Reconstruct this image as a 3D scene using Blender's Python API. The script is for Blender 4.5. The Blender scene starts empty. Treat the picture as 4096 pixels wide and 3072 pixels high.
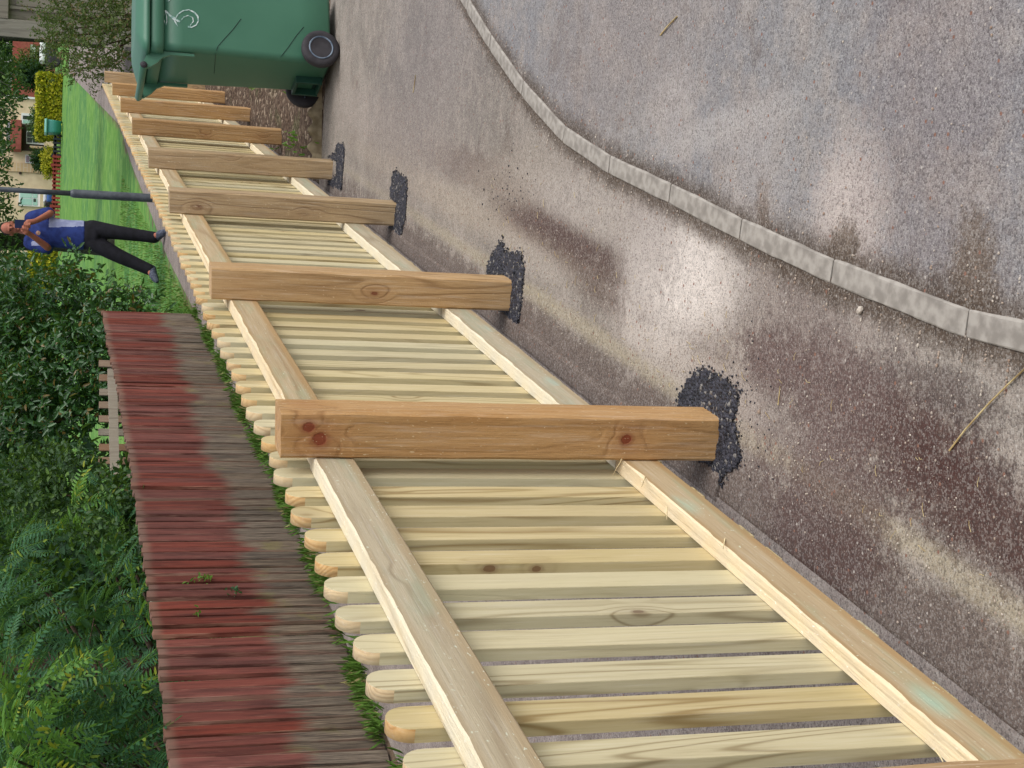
import bpy, bmesh, math, random
import numpy as np
from mathutils import Vector, Matrix, noise as mnoise
random.seed(7)
rng = np.random.default_rng(7)
S = bpy.context.scene
C = S.collection
PI = math.pi

# ------------------------------------------------------------------ camera
F_PX = 5877.13; TH = .307672; RO = .0231987; CH = 1.42958
c_, s_ = math.cos(TH), math.sin(TH); cr, sr = math.cos(RO), math.sin(RO)
RT = Vector((1, 0, 0)); DN = Vector((0, -s_, -c_)); FW = Vector((0, c_, -s_))
AU = RT*cr - DN*sr; AV = RT*sr + DN*cr
cam = bpy.data.cameras.new('camera'); cam.sensor_fit = 'HORIZONTAL'; cam.sensor_width = 36
cam.lens = 36*F_PX/4096; cam.clip_start = .05; cam.clip_end = 1500
co = bpy.data.objects.new('camera', cam); C.objects.link(co)
m = Matrix((( AV.x, AU.x, -FW.x, 0), (AV.y, AU.y, -FW.y, 0), (AV.z, AU.z, -FW.z, CH), (0, 0, 0, 1)))
co.matrix_world = m            # the phone was held upright, the picture lies on its side
cam.dof.use_dof = False
S.camera = co
ORG = Vector((0, 0, CH))

# ------------------------------------------------------------------ light
SUN = Vector((.68, -.42, 1.0)).normalized()
w = bpy.data.worlds.new('World'); S.world = w; w.use_nodes = True
nt = w.node_tree; bg = nt.nodes['Background']
sky = nt.nodes.new('ShaderNodeTexSky'); sky.sky_type = 'NISHITA'; sky.sun_disc = False
sky.sun_elevation = math.asin(SUN.z); sky.sun_rotation = math.atan2(SUN.x, SUN.y)
sky.air_density = 1.0; sky.dust_density = 3.0; sky.ozone_density = 1.0
hs = nt.nodes.new('ShaderNodeHueSaturation'); hs.inputs['Saturation'].default_value = .3
nt.links.new(sky.outputs[0], hs.inputs['Color']); nt.links.new(hs.outputs[0], bg.inputs['Color'])
bg.inputs['Strength'].default_value = .15
sl = bpy.data.lights.new('sun', 'SUN'); sl.energy = .95; sl.angle = math.radians(42); sl.color = (1, .96, .9)
so = bpy.data.objects.new('sun', sl); C.objects.link(so)
so.rotation_euler = SUN.to_track_quat('Z', 'Y').to_euler()
S.view_settings.view_transform = 'Standard'; S.view_settings.look = 'None'
S.view_settings.exposure = 0.36; S.view_settings.gamma = 1

# ------------------------------------------------------------------ geometry helpers
PHI = .251749; FA = -.826517                       # the new fence runs along D from (FA,0)
D = Vector((math.sin(PHI), math.cos(PHI), 0)); NN = Vector((math.cos(PHI), -math.sin(PHI), 0))
def ray(x, y): return FW + AU*((1536-y)/F_PX) + AV*((x-2048)/F_PX)
def gnd(x, y, z=0):
    r = ray(x, y); return ORG + r*((z-CH)/r.z)
def at(x, y, d): return ORG + ray(x, y)*d
def tn(P): q = Vector((P[0]-FA, P[1], 0)); return q.dot(D), q.dot(NN)
def ftn(t, n, z=0): p = D*t + NN*n; return Vector((p.x+FA, p.y, z))
def tz(x, y):                                       # the land rises gently beyond the driveway
    v = y - 13.0
    return .0217*(math.log1p(math.exp(-abs(v)*1.2))/1.2 + max(v, 0)) if v < 60 else .0217*60
def hit(x, y):
    r = ray(x, y); k = 5.0
    for i in range(4000):
        P = ORG + r*k
        if P.z <= tz(P.x, P.y): return P
        k += .03
    return P
def tag(o, label=None, cat=None, group=None, kind=None):
    if label: o['label'] = label
    if cat: o['category'] = cat
    if group: o['group'] = group
    if kind: o['kind'] = kind
    return o
def thing(name, label, cat, loc=(0,0,0), rz=0, group=None):
    o = bpy.data.objects.new(name, None); C.objects.link(o); o.location = loc; o.rotation_euler = (0,0,rz)
    o.empty_display_size = .1
    return tag(o, label, cat, group)
def link(name, me, mats, parent=None, loc=(0,0,0), rz=0, smooth=False):
    o = bpy.data.objects.new(name, me); C.objects.link(o)
    if mats and not me.materials:
        for mm in (mats if isinstance(mats, (list, tuple)) else [mats]): me.materials.append(mm)
    o.location = loc; o.rotation_euler = (0,0,rz)
    if parent: o.parent = parent
    if smooth:
        for p in me.polygons: p.use_smooth = True
    return o
def from_bm(bm, name='m'):
    me = bpy.data.meshes.new(name); bm.to_mesh(me); bm.free(); return me
def from_np(V, Fc, name='m'):
    me = bpy.data.meshes.new(name); me.from_pydata([tuple(v) for v in V], [], [tuple(f) for f in Fc]); me.update(); return me
def bx(bm, x0, x1, y0, y1, z0, z1, bev=0, mi=0):
    vs = [bm.verts.new(p) for p in ((x0,y0,z0),(x1,y0,z0),(x1,y1,z0),(x0,y1,z0),(x0,y0,z1),(x1,y0,z1),(x1,y1,z1),(x0,y1,z1))]
    fs = [bm.faces.new([vs[i] for i in q]) for q in ((0,3,2,1),(4,5,6,7),(0,1,5,4),(1,2,6,5),(2,3,7,6),(3,0,4,7))]
    for f in fs: f.material_index = mi
    if bev:
        es = list({e for f in fs for e in f.edges})
        bmesh.ops.bevel(bm, geom=es, offset=bev, segments=2, affect='EDGES', profile=.6)
def box_me(x0, x1, y0, y1, z0, z1, bev=0):
    bm = bmesh.new(); bx(bm, x0, x1, y0, y1, z0, z1, bev); return from_bm(bm)
def tube(bm, pts, rad, n=8, cap=True, mi=0):
    pts = [Vector(p) for p in pts]; rs = rad if isinstance(rad, (list, tuple)) else [rad]*len(pts)
    rings = []; up = None
    for i, p in enumerate(pts):
        d = (pts[min(i+1, len(pts)-1)] - pts[max(i-1, 0)]).normalized()
        if up is None: up = Vector((0,0,1)) if abs(d.z) < .9 else Vector((1,0,0))
        a = d.cross(up).normalized(); b = a.cross(d).normalized(); up = b
        rings.append([bm.verts.new(p + (a*math.cos(k*2*PI/n) + b*math.sin(k*2*PI/n))*rs[i]) for k in range(n)])
    for i in range(len(rings)-1):
        for k in range(n):
            f = bm.faces.new((rings[i][k], rings[i][(k+1)%n], rings[i+1][(k+1)%n], rings[i+1][k])); f.smooth = True; f.material_index = mi
    if cap:
        bm.faces.new(rings[0]).material_index = mi; bm.faces.new(rings[-1][::-1]).material_index = mi
    return rings
def lathe(bm, prof, n=24, M=None, mi=0):
    M = M or Matrix()
    rings = [[bm.verts.new(M @ Vector((r*math.cos(k*2*PI/n), r*math.sin(k*2*PI/n), z))) for k in range(n)] for r, z in prof]
    for i in range(len(rings)-1):
        for k in range(n):
            f = bm.faces.new((rings[i][k], rings[i][(k+1)%n], rings[i+1][(k+1)%n], rings[i+1][k])); f.smooth = True; f.material_index = mi
    bm.faces.new(rings[0][::-1]).material_index = mi; bm.faces.new(rings[-1]).material_index = mi

# ------------------------------------------------------------------ materials
def srgb(r, g, b):
    f = lambda v: (v/255/12.92) if v/255 <= .04045 else ((v/255+.055)/1.055)**2.4
    return (f(r), f(g), f(b), 1)
class MT:
    def __init__(s, name):
        s.m = bpy.data.materials.new(name); s.m.use_nodes = True; s.nt = s.m.node_tree
        s.b = s.nt.nodes['Principled BSDF']; s.b.inputs['Specular IOR Level'].default_value = .3
    def put(s, sock, v):
        if isinstance(v, bpy.types.NodeSocket): s.nt.links.new(v, sock)
        elif v is not None: sock.default_value = v
    def n(s, t, outs=0, ins=None, **pr):
        nd = s.nt.nodes.new('ShaderNode'+t)
        for k, v in pr.items(): setattr(nd, k, v)
        for k, v in (ins or {}).items(): s.put(nd.inputs[k], v)
        return nd.outputs[outs]
    def math(s, op, a, b=None, c=None, clamp=False):
        return s.n('Math', 0, {0: a, 1: b, 2: c}, operation=op, use_clamp=clamp)
    def mix(s, f, a, b, bt='MIX'):
        nd = s.nt.nodes.new('ShaderNodeMix'); nd.data_type = 'RGBA'; nd.blend_type = bt; nd.clamp_factor = True
        s.put(nd.inputs['Factor'], f)
        s.put(nd.inputs[6], a); s.put(nd.inputs[7], b); return nd.outputs[2]
    def ss(s, v, a, b, lo=0., hi=1.):
        return s.n('MapRange', 0, {0: v, 1: a, 2: b, 3: lo, 4: hi}, interpolation_type='SMOOTHSTEP')
    def noise(s, vec, sc, det=3, dist=0, rough=.5, out=0):
        return s.n('TexNoise', out, {'Vector': vec, 'Scale': sc, 'Detail': det, 'Distortion': dist, 'Roughness': rough})
    def map(s, vec, scale=(1,1,1), loc=(0,0,0), rot=(0,0,0)):
        return s.n('Mapping', 0, {'Vector': vec, 'Location': loc, 'Rotation': rot, 'Scale': scale})
    def obj(s): return s.n('TexCoord', 3)
    def wpos(s): return s.n('NewGeometry', 0)
    def rnd(s): return s.n('ObjectInfo', 5)
    def isl(s): return s.n('NewGeometry', 8)
    def done(s, col=None, rough=None, bump=None, bs=.3, bd=.002):
        s.put(s.b.inputs['Base Color'], col); s.put(s.b.inputs['Roughness'], rough)
        if bump is not None:
            s.put(s.b.inputs['Normal'], s.n('Bump', 0, {'Strength': bs, 'Distance': bd, 'Height': bump}))
        return s.m

def wood(name, light, dark, knot, axis='z', ringk=9, blotch=None, blot_amt=.5, knots=.62, ringamt=.55, rough=.78, speck=None, bumps=.35, spread=.1, sharp=5, medamt=.18, stain=None, edge=None, bd=.002, fineamt=.3, fixed=()):
    M = MT(name); v0 = M.obj(); r = M.rnd()
    off = M.n('CombineXYZ', 0, {0: M.math('MULTIPLY', r, 37.3), 1: M.math('MULTIPLY', r, 91.7), 2: M.math('MULTIPLY', r, 53.1)})
    v = M.n('VectorMath', 0, {0: v0, 1: off}, operation='ADD')
    def sc(a, l): return {'z': (a, a, l), 'y': (a, l, a)}[axis]
    vor = M.nt.nodes.new('ShaderNodeTexVoronoi'); vor.inputs['Scale'].default_value = 1
    M.put(vor.inputs['Vector'], M.map(v, sc(9, 5.2)))
    kd = vor.outputs[0]; cc = M.n('SeparateColor', 0, {0: vor.outputs[1]}); c2 = M.n('SeparateColor', 1, {0: vor.outputs[1]})
    gate = M.math('GREATER_THAN', cc, knots)
    kn = M.math('ADD', kd, M.math('MULTIPLY_ADD', M.noise(v, 60, 2), .05, -.025))
    size = M.math('MULTIPLY_ADD', c2, .06, .03)
    km = M.math('MULTIPLY', M.math('LESS_THAN', kn, size), gate)
    kr = M.math('MULTIPLY', M.ss(M.math('SUBTRACT', kn, size), .05, 0), gate)
    halo = M.math('MULTIPLY', M.ss(kd, .42, .06), gate)
    for (x0, z0, rr) in fixed:
        q = M.map(v0, (1/rr, 0, 1/(rr*1.15)), (-x0/rr, 0, -z0/(rr*1.15))); Lk = M.math('ADD', M.n('VectorMath', 1, {0: q}, operation='LENGTH'), M.math('MULTIPLY_ADD', M.noise(v, 70, 3), .7, -.35))
        km = M.math('MAXIMUM', km, M.ss(Lk, 1.15, .85)); kr = M.math('MAXIMUM', kr, M.ss(Lk, 2.0, 1.0)); halo = M.math('MAXIMUM', halo, M.ss(Lk, 6, .8))
    low = M.noise(M.map(v, sc(6.5, .5)), 1, 2, .3)
    ph = M.math('MULTIPLY_ADD', low, ringk*6.28, M.math('MULTIPLY', halo, 9.0))
    ring = M.math('POWER', M.math('MULTIPLY_ADD', M.math('SINE', ph), .5, .5), sharp)
    fine = M.noise(M.map(v, sc(170, 6)), 1, 4, 0, .7)
    med = M.noise(M.map(v, sc(30, 2.5)), 1, 4, 0, .65)
    amt = M.ss(M.noise(M.map(v, sc(5, .9)), 1, 1), .38, .62, .12, 1)
    col = M.mix(M.math('MULTIPLY', M.math('MULTIPLY', ring, ringamt), amt), light, dark)
    col = M.mix(M.ss(med, .45, .75, 0, medamt), col, dark)
    if blotch: col = M.mix(M.ss(M.noise(M.map(v, sc(9, 2)), 1, 4, 0, .65), .46, .64, 0, blot_amt), col, blotch)
    col = M.mix(M.ss(fine, .5, .75, 0, fineamt), col, dark)
    col = M.mix(M.ss(fine, .5, .28, 0, fineamt*.6), col, M.mix(.5, light, (1,1,1,1)))
    col = M.mix(M.math('MULTIPLY', halo, .22), col, knot)
    if stain: col = M.mix(M.math('MULTIPLY', M.math('MULTIPLY', M.ss(kd, .5, .16), M.math('GREATER_THAN', cc, .9)), M.ss(med, .35, .6, .3, .9)), col, stain)
    col = M.mix(M.math('MULTIPLY', kr, .45), col, knot)
    col = M.mix(M.math('MULTIPLY', km, .8), col, knot)
    if edge:
        z = M.n('SeparateXYZ', 2, {0: v0}); col = M.mix(M.math('ADD', M.ss(z, .026, .012, 0, .75), M.ss(z, .066, .078, 0, .6)), col, edge)
    if speck: col = M.mix(M.math('MULTIPLY', M.ss(M.noise(M.map(v, sc(190, 80)), 1, 2), .66, .72), M.ss(med, .35, .6, .1, .8)), col, speck)
    r2 = M.math('FRACT', M.math('MULTIPLY', r, 17.31))
    val = M.n('HueSaturation', 0, {'Hue': M.ss(r2, 0, 1, .49, .503), 'Saturation': M.ss(r2, 0, 1, 1.1, .8), 'Value': M.ss(r, 0, 1, 1-spread, 1+spread*.8), 'Color': col})
    rg = M.noise(v, 45, 5, .4, .7)
    h = M.math('ADD', M.math('ADD', M.math('MULTIPLY', fine, .7), M.math('MULTIPLY', ring, -.35)), M.math('MULTIPLY', rg, .6))
    h = M.math('ADD', h, M.math('MULTIPLY', km, -.4))
    return M.done(val, rough, h, bumps, bd)

M_PALE = wood('pale_timber', srgb(202,189,146), srgb(132,110,64), srgb(124,98,70), ringk=15, ringamt=.68, blotch=srgb(196,184,136), blot_amt=.55, knots=.8, spread=.06, sharp=7, medamt=.12)
M_END = wood('end_grain', srgb(218,186,132), srgb(176,132,80), srgb(150,100,60), ringk=34, knots=2, spread=.07, sharp=2)
M_POST = wood('post_timber', srgb(186,156,112), srgb(124,96,62), srgb(118,70,46), ringk=14, blotch=srgb(172,140,96), knots=.68, spread=.08, ringamt=.55, bumps=1, blot_amt=.6, sharp=5, medamt=.4, bd=.003, speck=srgb(216,196,160), fineamt=.45)
M_POSTK = wood('knotty_post_timber', srgb(188,157,112), srgb(124,94,60), srgb(122,68,48), ringk=12, blotch=srgb(176,140,92), knots=2, spread=.01, ringamt=.55, bumps=1, blot_amt=.6, sharp=5, medamt=.4, bd=.003, speck=srgb(220,204,168), fineamt=.45, fixed=((-.032,.918,.0105),(-.057,.893,.013),(-.05,.222,.010)))
M_RAIL = wood('rail_timber', srgb(186,170,138), srgb(140,116,82), srgb(104,88,66), axis='y', ringk=5, blotch=srgb(166,168,138), blot_amt=.8, knots=.8, speck=srgb(214,220,196), spread=.03, stain=srgb(168,204,188), edge=srgb(172,146,104), bumps=.8)
M_RAILTOP = wood('sawn_rail_top', srgb(230,216,182), srgb(202,178,134), srgb(170,136,94), axis='y', ringk=6, knots=.97, speck=srgb(250,246,234), bumps=1, spread=.03, bd=.004)
M_WEATHER = wood('weathered_grey_timber', srgb(146,136,120), srgb(96,86,74), srgb(70,60,50), ringk=6, knots=.85)
M_BROWN = wood('brown_timber', srgb(138,112,88), srgb(98,74,56), srgb(70,50,38), ringk=6, knots=.85)
M_SHED = wood('grey_timber_frame', srgb(142,134,124), srgb(104,97,90), srgb(80,74,68), ringk=6, knots=.9, spread=.04)

def red_board():
    M = MT('red_stained_board'); v = M.obj(); r = M.rnd(); w_ = M.wpos()
    xyz = M.nt.nodes.new('ShaderNodeSeparateXYZ'); M.put(xyz.inputs[0], v); z = xyz.outputs[2]; yy = xyz.outputs[1]
    off = M.n('CombineXYZ', 0, {0: M.math('MULTIPLY', r, 37.3), 1: M.math('MULTIPLY', r, 91.7), 2: M.math('MULTIPLY', r, 53.1)})
    vo = M.n('VectorMath', 0, {0: v, 1: off}, operation='ADD')
    nz = M.noise(M.map(vo, (60, 60, 3)), 1, 4, 0, .7); big = M.noise(M.map(w_, (.8, .8, .1)), 1, 1)
    edge = M.math('ADD', M.math('ADD', z, M.math('MULTIPLY_ADD', nz, .26, -.13)), M.math('MULTIPLY_ADD', big, .16, -.08))
    edge = M.math('ADD', edge, M.math('MULTIPLY_ADD', M.math('FRACT', M.math('MULTIPLY', r, 29.3)), .12, -.01))
    red = M.ss(edge, .37, .50)
    fine = M.noise(M.map(vo, (150, 150, 5)), 1, 4, 0, .7); med = M.noise(M.map(vo, (26, 26, 2)), 1, 4, 0, .65)
    rc = M.mix(M.ss(med, .35, .65), srgb(84,40,32), srgb(118,56,44))
    rc = M.mix(M.ss(fine, .56, .7, 0, .5), rc, srgb(150,104,84))
    gc = M.mix(M.ss(fine, .35, .65), srgb(70,60,52), srgb(132,118,100)); gc = M.mix(M.ss(med, .5, .7, 0, .6), gc, srgb(66,56,48))
    gc = M.mix(M.ss(M.noise(w_, 3, 4, 0, .6), .56, .66, 0, .45), gc, srgb(122,116,66))
    col = M.mix(red, gc, rc)
    a = M.math('ABSOLUTE', yy)
    worn_highlight = M.math('MULTIPLY', M.ss(a, .034, .0385), M.ss(med, .42, .6))  # edge highlight painted along the arrises, broken up as patchy wear
    col = M.mix(M.math('MULTIPLY', worn_highlight, .7), col, srgb(176,136,116))
    col = M.mix(M.math('MULTIPLY', M.ss(z, .93, .99), .6), col, srgb(128,104,88))
    hv = M.math('FRACT', M.math('MULTIPLY', r, 13.7))
    col = M.n('HueSaturation', 0, {'Value': M.ss(hv, 0, 1, .84, 1.14), 'Saturation': M.ss(r, 0, 1, .85, 1.02), 'Color': col})
    return M.done(col, .85, M.math('ADD', fine, med), .8, .003)
M_RED = red_board()

def stones(M, v, sc): 
    vo = M.nt.nodes.new('ShaderNodeTexVoronoi'); M.put(vo.inputs['Vector'], v); vo.inputs['Scale'].default_value = sc
    return vo.outputs[0], vo.outputs[1]
def asphalt(name, c1, c2, blobs=(), mossy=False, worn_highlight=0, kerb=False):
    M = MT(name); M.b.inputs['Specular IOR Level'].default_value = .12; v = M.wpos()
    d1, k1 = stones(M, v, 290); d2, k2 = stones(M, v, 105)
    s1 = M.n('SeparateColor', 0, {0: k1}); s2 = M.n('SeparateColor', 1, {0: k2})
    big = M.noise(v, 1.6, 4, .3); mid = M.noise(v, 7, 5, .2, .65); fin = M.noise(v, 30, 6, 0, .8); gr = M.noise(v, 170, 3, 0, .8)
    col = M.mix(M.ss(big, .35, .65), c1, c2)
    col = M.mix(M.ss(mid, .42, .66, 0, .5), col, srgb(176,164,154)); col = M.mix(M.ss(M.noise(v, 3.1, 6, .5, .75), .52, .66, 0, .45), col, srgb(104,88,80))
    for (cx, cy, rx, ry, rot, cc, amt, soft) in blobs:
        q = M.map(v, (1,1,0), (-cx, -cy, 0)); q = M.map(q, (1,1,1), (0,0,0), (0,0,-rot))
        q = M.map(q, (1/rx, 1/ry, 0)); L = M.n('VectorMath', 1, {0: q}, operation='LENGTH')
        L = M.math('ADD', M.math('MULTIPLY', L, .85), M.math('MULTIPLY_ADD', mid, 1.2, -.6)); L = M.math('ADD', L, M.math('MULTIPLY_ADD', fin, 2.2, -1.1)); L = M.math('ADD', L, M.math('MULTIPLY_ADD', gr, .9, -.45))
        col = M.mix(M.ss(L, 1+soft, 1-soft, 0, amt), col, cc)
    if kerb:
        kd = M.n('Attribute', 2, {}, attribute_name='kd')
        e = M.math('ADD', kd, M.math('MULTIPLY_ADD', fin, .05, -.025)); e = M.math('ADD', e, M.math('MULTIPLY_ADD', mid, .06, -.03))
        col = M.mix(M.ss(e, .06, .01, 0, .9), col, srgb(84,70,58))
    col = M.mix(M.ss(s1, .45, 1, .0, .28), col, srgb(200,196,190))
    col = M.mix(M.ss(s1, .4, .0, .0, .5), col, srgb(62,59,58))
    col = M.mix(M.math('MULTIPLY', M.math('MULTIPLY', M.math('GREATER_THAN', s2, .97), .75), M.ss(d2, .38, .2)), col, srgb(196,188,180))
    col = M.mix(M.math('MULTIPLY', M.math('LESS_THAN', s2, .02), M.ss(d2, .45, .3)), col, srgb(140,104,90))
    col = M.mix(M.ss(fin, .35, .65, .22, 0), col, srgb(70,62,60))
    h = M.math('ADD', M.math('MULTIPLY', d1, -.7), M.math('MULTIPLY', fin, .6))
    return M.done(col, .93, h, .7, .0025)
DR = srgb(78,52,48); WH = srgb(228,218,210); SD = srgb(166,154,128); DK = srgb(92,80,76)
def B(x, y, rx, ry, cc, amt=.7, soft=.35, rot=0):
    p = gnd(x, y); return (p.x, p.y, rx, ry, rot, cc, amt, soft)
blobs = [B(2690,1130,.13,.26,WH,.85,.5), B(2560,1090,.3,.16,srgb(160,148,142),.5,.5), B(3300,2030,.16,.2,DR,.8,.4), B(3500,2250,.16,.18,DR,.85,.4), B(3150,1560,.1,.11,DK,.65), B(3420,1700,.13,.14,srgb(96,78,72),.6),
 B(1800,830,.07,.22,srgb(84,62,58),.75,.5), B(2440,1340,.08,.24,srgb(98,78,72),.7,.5), B(3650,1850,.12,.06,srgb(70,66,70),.55,.5), B(3900,2400,.2,.16,DR,.7), B(3260,1930,.03,.03,WH,.7),
 B(2190,1180,.035,.6,SD,.6,.7,-PI/2+1.319+PI/2-1.319), B(3100,1950,.05,.7,SD,.62,.75,-PHI), B(3850,2700,.06,.4,SD,.65,.7,-PHI), B(2300,1290,.05,.6,SD,.6,.7,-PHI), B(1970,760,.09,.5,srgb(168,156,142),.45,.7), B(1640,560,.2,.6,srgb(158,146,134),.5,.6), B(1700,250,.35,.7,srgb(118,112,116),.45,.7), B(3200,1400,.25,.3,srgb(140,124,120),.4,.6)]
def BT(t, n, rt, rn, cc, amt, soft=.4):
    p = ftn(t, n); return (p.x, p.y, rn, rt, -PHI, cc, amt, soft)
RB = srgb(74,46,42)
blobs = blobs[:2] + [BT(4,-.15,4.5,.10,srgb(100,84,76),.8,.3), BT(3.0,.0,3.6,.022,srgb(180,168,142),.6,.6), BT(2.5,.19,.34,.075,RB,.95,.5), BT(2.05,.12,.4,.07,RB,.9,.5), BT(1.7,.2,.3,.07,DK,.7,.4), BT(2.85,.17,.14,.05,RB,.8,.4), BT(2.3,.28,.16,.035,DK,.7,.4),
 BT(4.35,.2,.55,.055,RB,.85,.4), BT(3.75,.14,.5,.05,srgb(96,78,70),.75,.4), BT(5.3,.28,.7,.06,srgb(104,84,76),.6,.5), BT(5.8,.14,1.2,.05,srgb(180,166,150),.6,.5), BT(6.8,.3,1,.1,srgb(168,156,148),.5,.5), BT(3.3,.06,.35,.05,srgb(192,180,170),.7,.4), BT(4.1,.33,.5,.06,srgb(184,174,166),.6,.5), BT(4.55,.1,.35,.04,srgb(178,168,158),.6,.5)] + blobs[2:3] + blobs[-4:] + [B(2700,1140,.11,.24,WH,.85,.6), B(2620,980,.12,.12,srgb(182,172,166),.7,.6)]
M_DRIVE = asphalt('driveway_tarmac', srgb(136,128,120), srgb(158,149,140), blobs, kerb=True)
blobs2 = [B(3390,870,.13,.11,srgb(204,190,182),.75,.5), B(2870,520,.035,.28,srgb(186,180,176),.6,.6), B(3000,760,.16,.14,srgb(176,168,164),.5,.6), B(2690,410,.08,.12,srgb(180,172,168),.55,.5), B(3760,230,.5,.18,srgb(132,116,114),.4,.7), B(2500,120,.2,.5,srgb(150,138,132),.5,.7), B(3370,1000,.05,.05,srgb(94,78,62),.8,.4), B(3890,1150,.11,.05,srgb(102,84,66),.75,.5), B(3050,900,.08,.03,srgb(112,92,76),.6,.5)]
M_ROAD = asphalt('road_tarmac', srgb(134,134,138), srgb(148,146,146), blobs2, kerb=True)
M_PATH = asphalt('footpath_tarmac', srgb(136,124,118), srgb(152,140,134))

def simple(name, c, rough=.6, nz=0, c2=None, sc=20, bump=None, spec=.3, metal=0, bs=.3):
    M = MT(name); M.b.inputs['Specular IOR Level'].default_value = spec; M.b.inputs['Metallic'].default_value = metal
    v = M.obj(); f = M.noise(v, sc, 4)
    return M.done(M.mix(M.ss(f, .35, .65), c, c2) if c2 else c, rough, f if bump else None, bs, bump or .002)
M_CONC = simple('kerb_concrete', srgb(168,162,154), .92, c2=srgb(136,130,123), sc=30, bump=.001, bs=.4)
M_EDGE = simple('edging_concrete', srgb(160,146,120), .9, c2=srgb(120,106,82), sc=14, bump=.004, bs=.5)
M_GREENP = simple('green_plastic', srgb(60,108,86), .45, c2=srgb(66,114,92), sc=2.2, spec=.45)
M_GREEND = simple('dark_green_plastic', srgb(30,72,58), .5, c2=srgb(26,60,50), sc=5, spec=.4)
M_RUBBER = simple('black_rubber', srgb(48,46,50), .75, c2=srgb(60,58,62), sc=18)
M_HUB = simple('grey_hub_plastic', srgb(122,136,152), .45, c2=srgb(74,88,106), sc=22)
M_PAINT = simple('white_paint', srgb(214,222,222), .8, c2=srgb(120,160,150), sc=60)
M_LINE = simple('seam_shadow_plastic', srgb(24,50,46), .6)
M_TAR = None
def tarm():
    M = MT('fresh_black_tar'); v = M.wpos(); d, k = stones(M, v, 120); s = M.n('SeparateColor', 0, {0: k})
    col = M.mix(s, srgb(34,35,42), srgb(74,74,84)); col = M.mix(M.math('GREATER_THAN', s, .93), col, srgb(130,126,122))
    return M.done(col, M.ss(s, 0, 1, .45, .8), M.math('MULTIPLY', d, -1), 1, .008)
M_TAR = tarm()
def soilm():
    M = MT('soil'); v = M.wpos(); f = M.noise(v, 28, 6, 0, .7); d, k = stones(M, v, 40); s = M.n('SeparateColor', 0, {0: k})
    col = M.mix(M.ss(f, .3, .7), srgb(66,50,40), srgb(118,98,82)); col = M.mix(M.ss(s, .86, .9, 0, .8), col, srgb(172,154,134))
    col = M.mix(M.ss(M.noise(v, 3, 3), .55, .7, 0, .5), col, srgb(72,82,44))
    return M.done(col, .95, M.math('ADD', f, M.math('MULTIPLY', d, -.6)), 1, .03)
M_SOIL = soilm()
def lawnm():
    M = MT('lawn_grass'); v = M.wpos(); y = M.n('SeparateXYZ', 1, {0: v})
    big = M.noise(v, .35, 3, .4); mid = M.noise(v, 2.6, 5, .2, .65); fin = M.noise(v, 24, 5, 0, .75)
    col = M.mix(M.ss(big, .38, .62), srgb(86,134,50), srgb(62,116,62)); col = M.mix(M.ss(mid, .45, .62, 0, .75), col, srgb(124,160,80))
    col = M.mix(M.ss(mid, .46, .25, 0, .55), col, srgb(44,92,30)); col = M.mix(M.ss(fin, .4, .7, 0, .5), col, srgb(112,160,66))
    e = M.n('Attribute', 2, {}, attribute_name='dirt'); e = M.math('ADD', e, M.math('MULTIPLY_ADD', M.noise(v, 6, 5, 0, .7), 1.0, -.5))
    dirt = M.mix(fin, srgb(72,58,46), srgb(128,108,88)); col = M.mix(M.ss(e, .3, .62, 0, 1), col, dirt)
    return M.done(col, .9, fin, .6, .012)
M_LAWN = lawnm()
def leafm(name, a, b, c=None, rough=.4, cth=.85, spec=.5, trans=.25):
    M = MT(name); r = M.isl(); M.b.inputs['Specular IOR Level'].default_value = spec
    f = M.noise(M.wpos(), 1.7, 3)
    col = M.mix(r, a, b); col = M.mix(M.ss(f, .35, .65, 0, .5), col, b)
    if c is not None: col = M.mix(M.math('GREATER_THAN', M.math('FRACT', M.math('MULTIPLY', r, 7.13)), cth), col, c)
    M.put(M.b.inputs['Base Color'], col); M.b.inputs['Roughness'].default_value = rough
    t = M.nt.nodes.new('ShaderNodeBsdfTranslucent'); M.put(t.inputs[0], M.mix(.5, col, srgb(120,160,40)))
    ms = M.nt.nodes.new('ShaderNodeMixShader'); ms.inputs[0].default_value = trans
    M.nt.links.new(M.b.outputs[0], ms.inputs[1]); M.nt.links.new(t.outputs[0], ms.inputs[2])
    M.nt.links.new(ms.outputs[0], M.nt.nodes['Material Output'].inputs[0])
    return M.m
M_LAUREL = leafm('laurel_leaf', srgb(34,66,36), srgb(58,100,50), srgb(110,92,44), .32, .93)
M_PINN = leafm('feathered_leaf', srgb(32,70,48), srgb(64,110,70), srgb(118,140,48), .5, .95, .3)
M_BUSHL = leafm('privet_leaf', srgb(62,78,40), srgb(92,108,56), srgb(120,100,74), .6, .84, .3)
M_DARKL = leafm('dark_leaf', srgb(22,44,30), srgb(40,72,40), None, .6, .9, .2)
M_TREEL = leafm('tree_leaf', srgb(38,62,40), srgb(62,92,48), srgb(88,118,50), .5, .85, .3)
M_YEL = leafm('golden_leaf', srgb(150,150,26), srgb(196,190,48), srgb(108,120,34), .6, .8, .3)
M_LIME = leafm('lime_leaf', srgb(82,124,50), srgb(108,150,62), None, .6, .9, .3, .4)
M_GRASSB = leafm('grass_blade', srgb(66,104,36), srgb(104,142,56), srgb(160,150,100), .6, .88, .3)
M_BARK = simple('bark', srgb(86,68,54), .95, c2=srgb(54,44,36), sc=30, bump=.02, bs=.8)
M_DBARK = simple('mossy_bark', srgb(56,60,46), .95, c2=srgb(38,38,32), sc=30, bump=.02, bs=.8)

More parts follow.
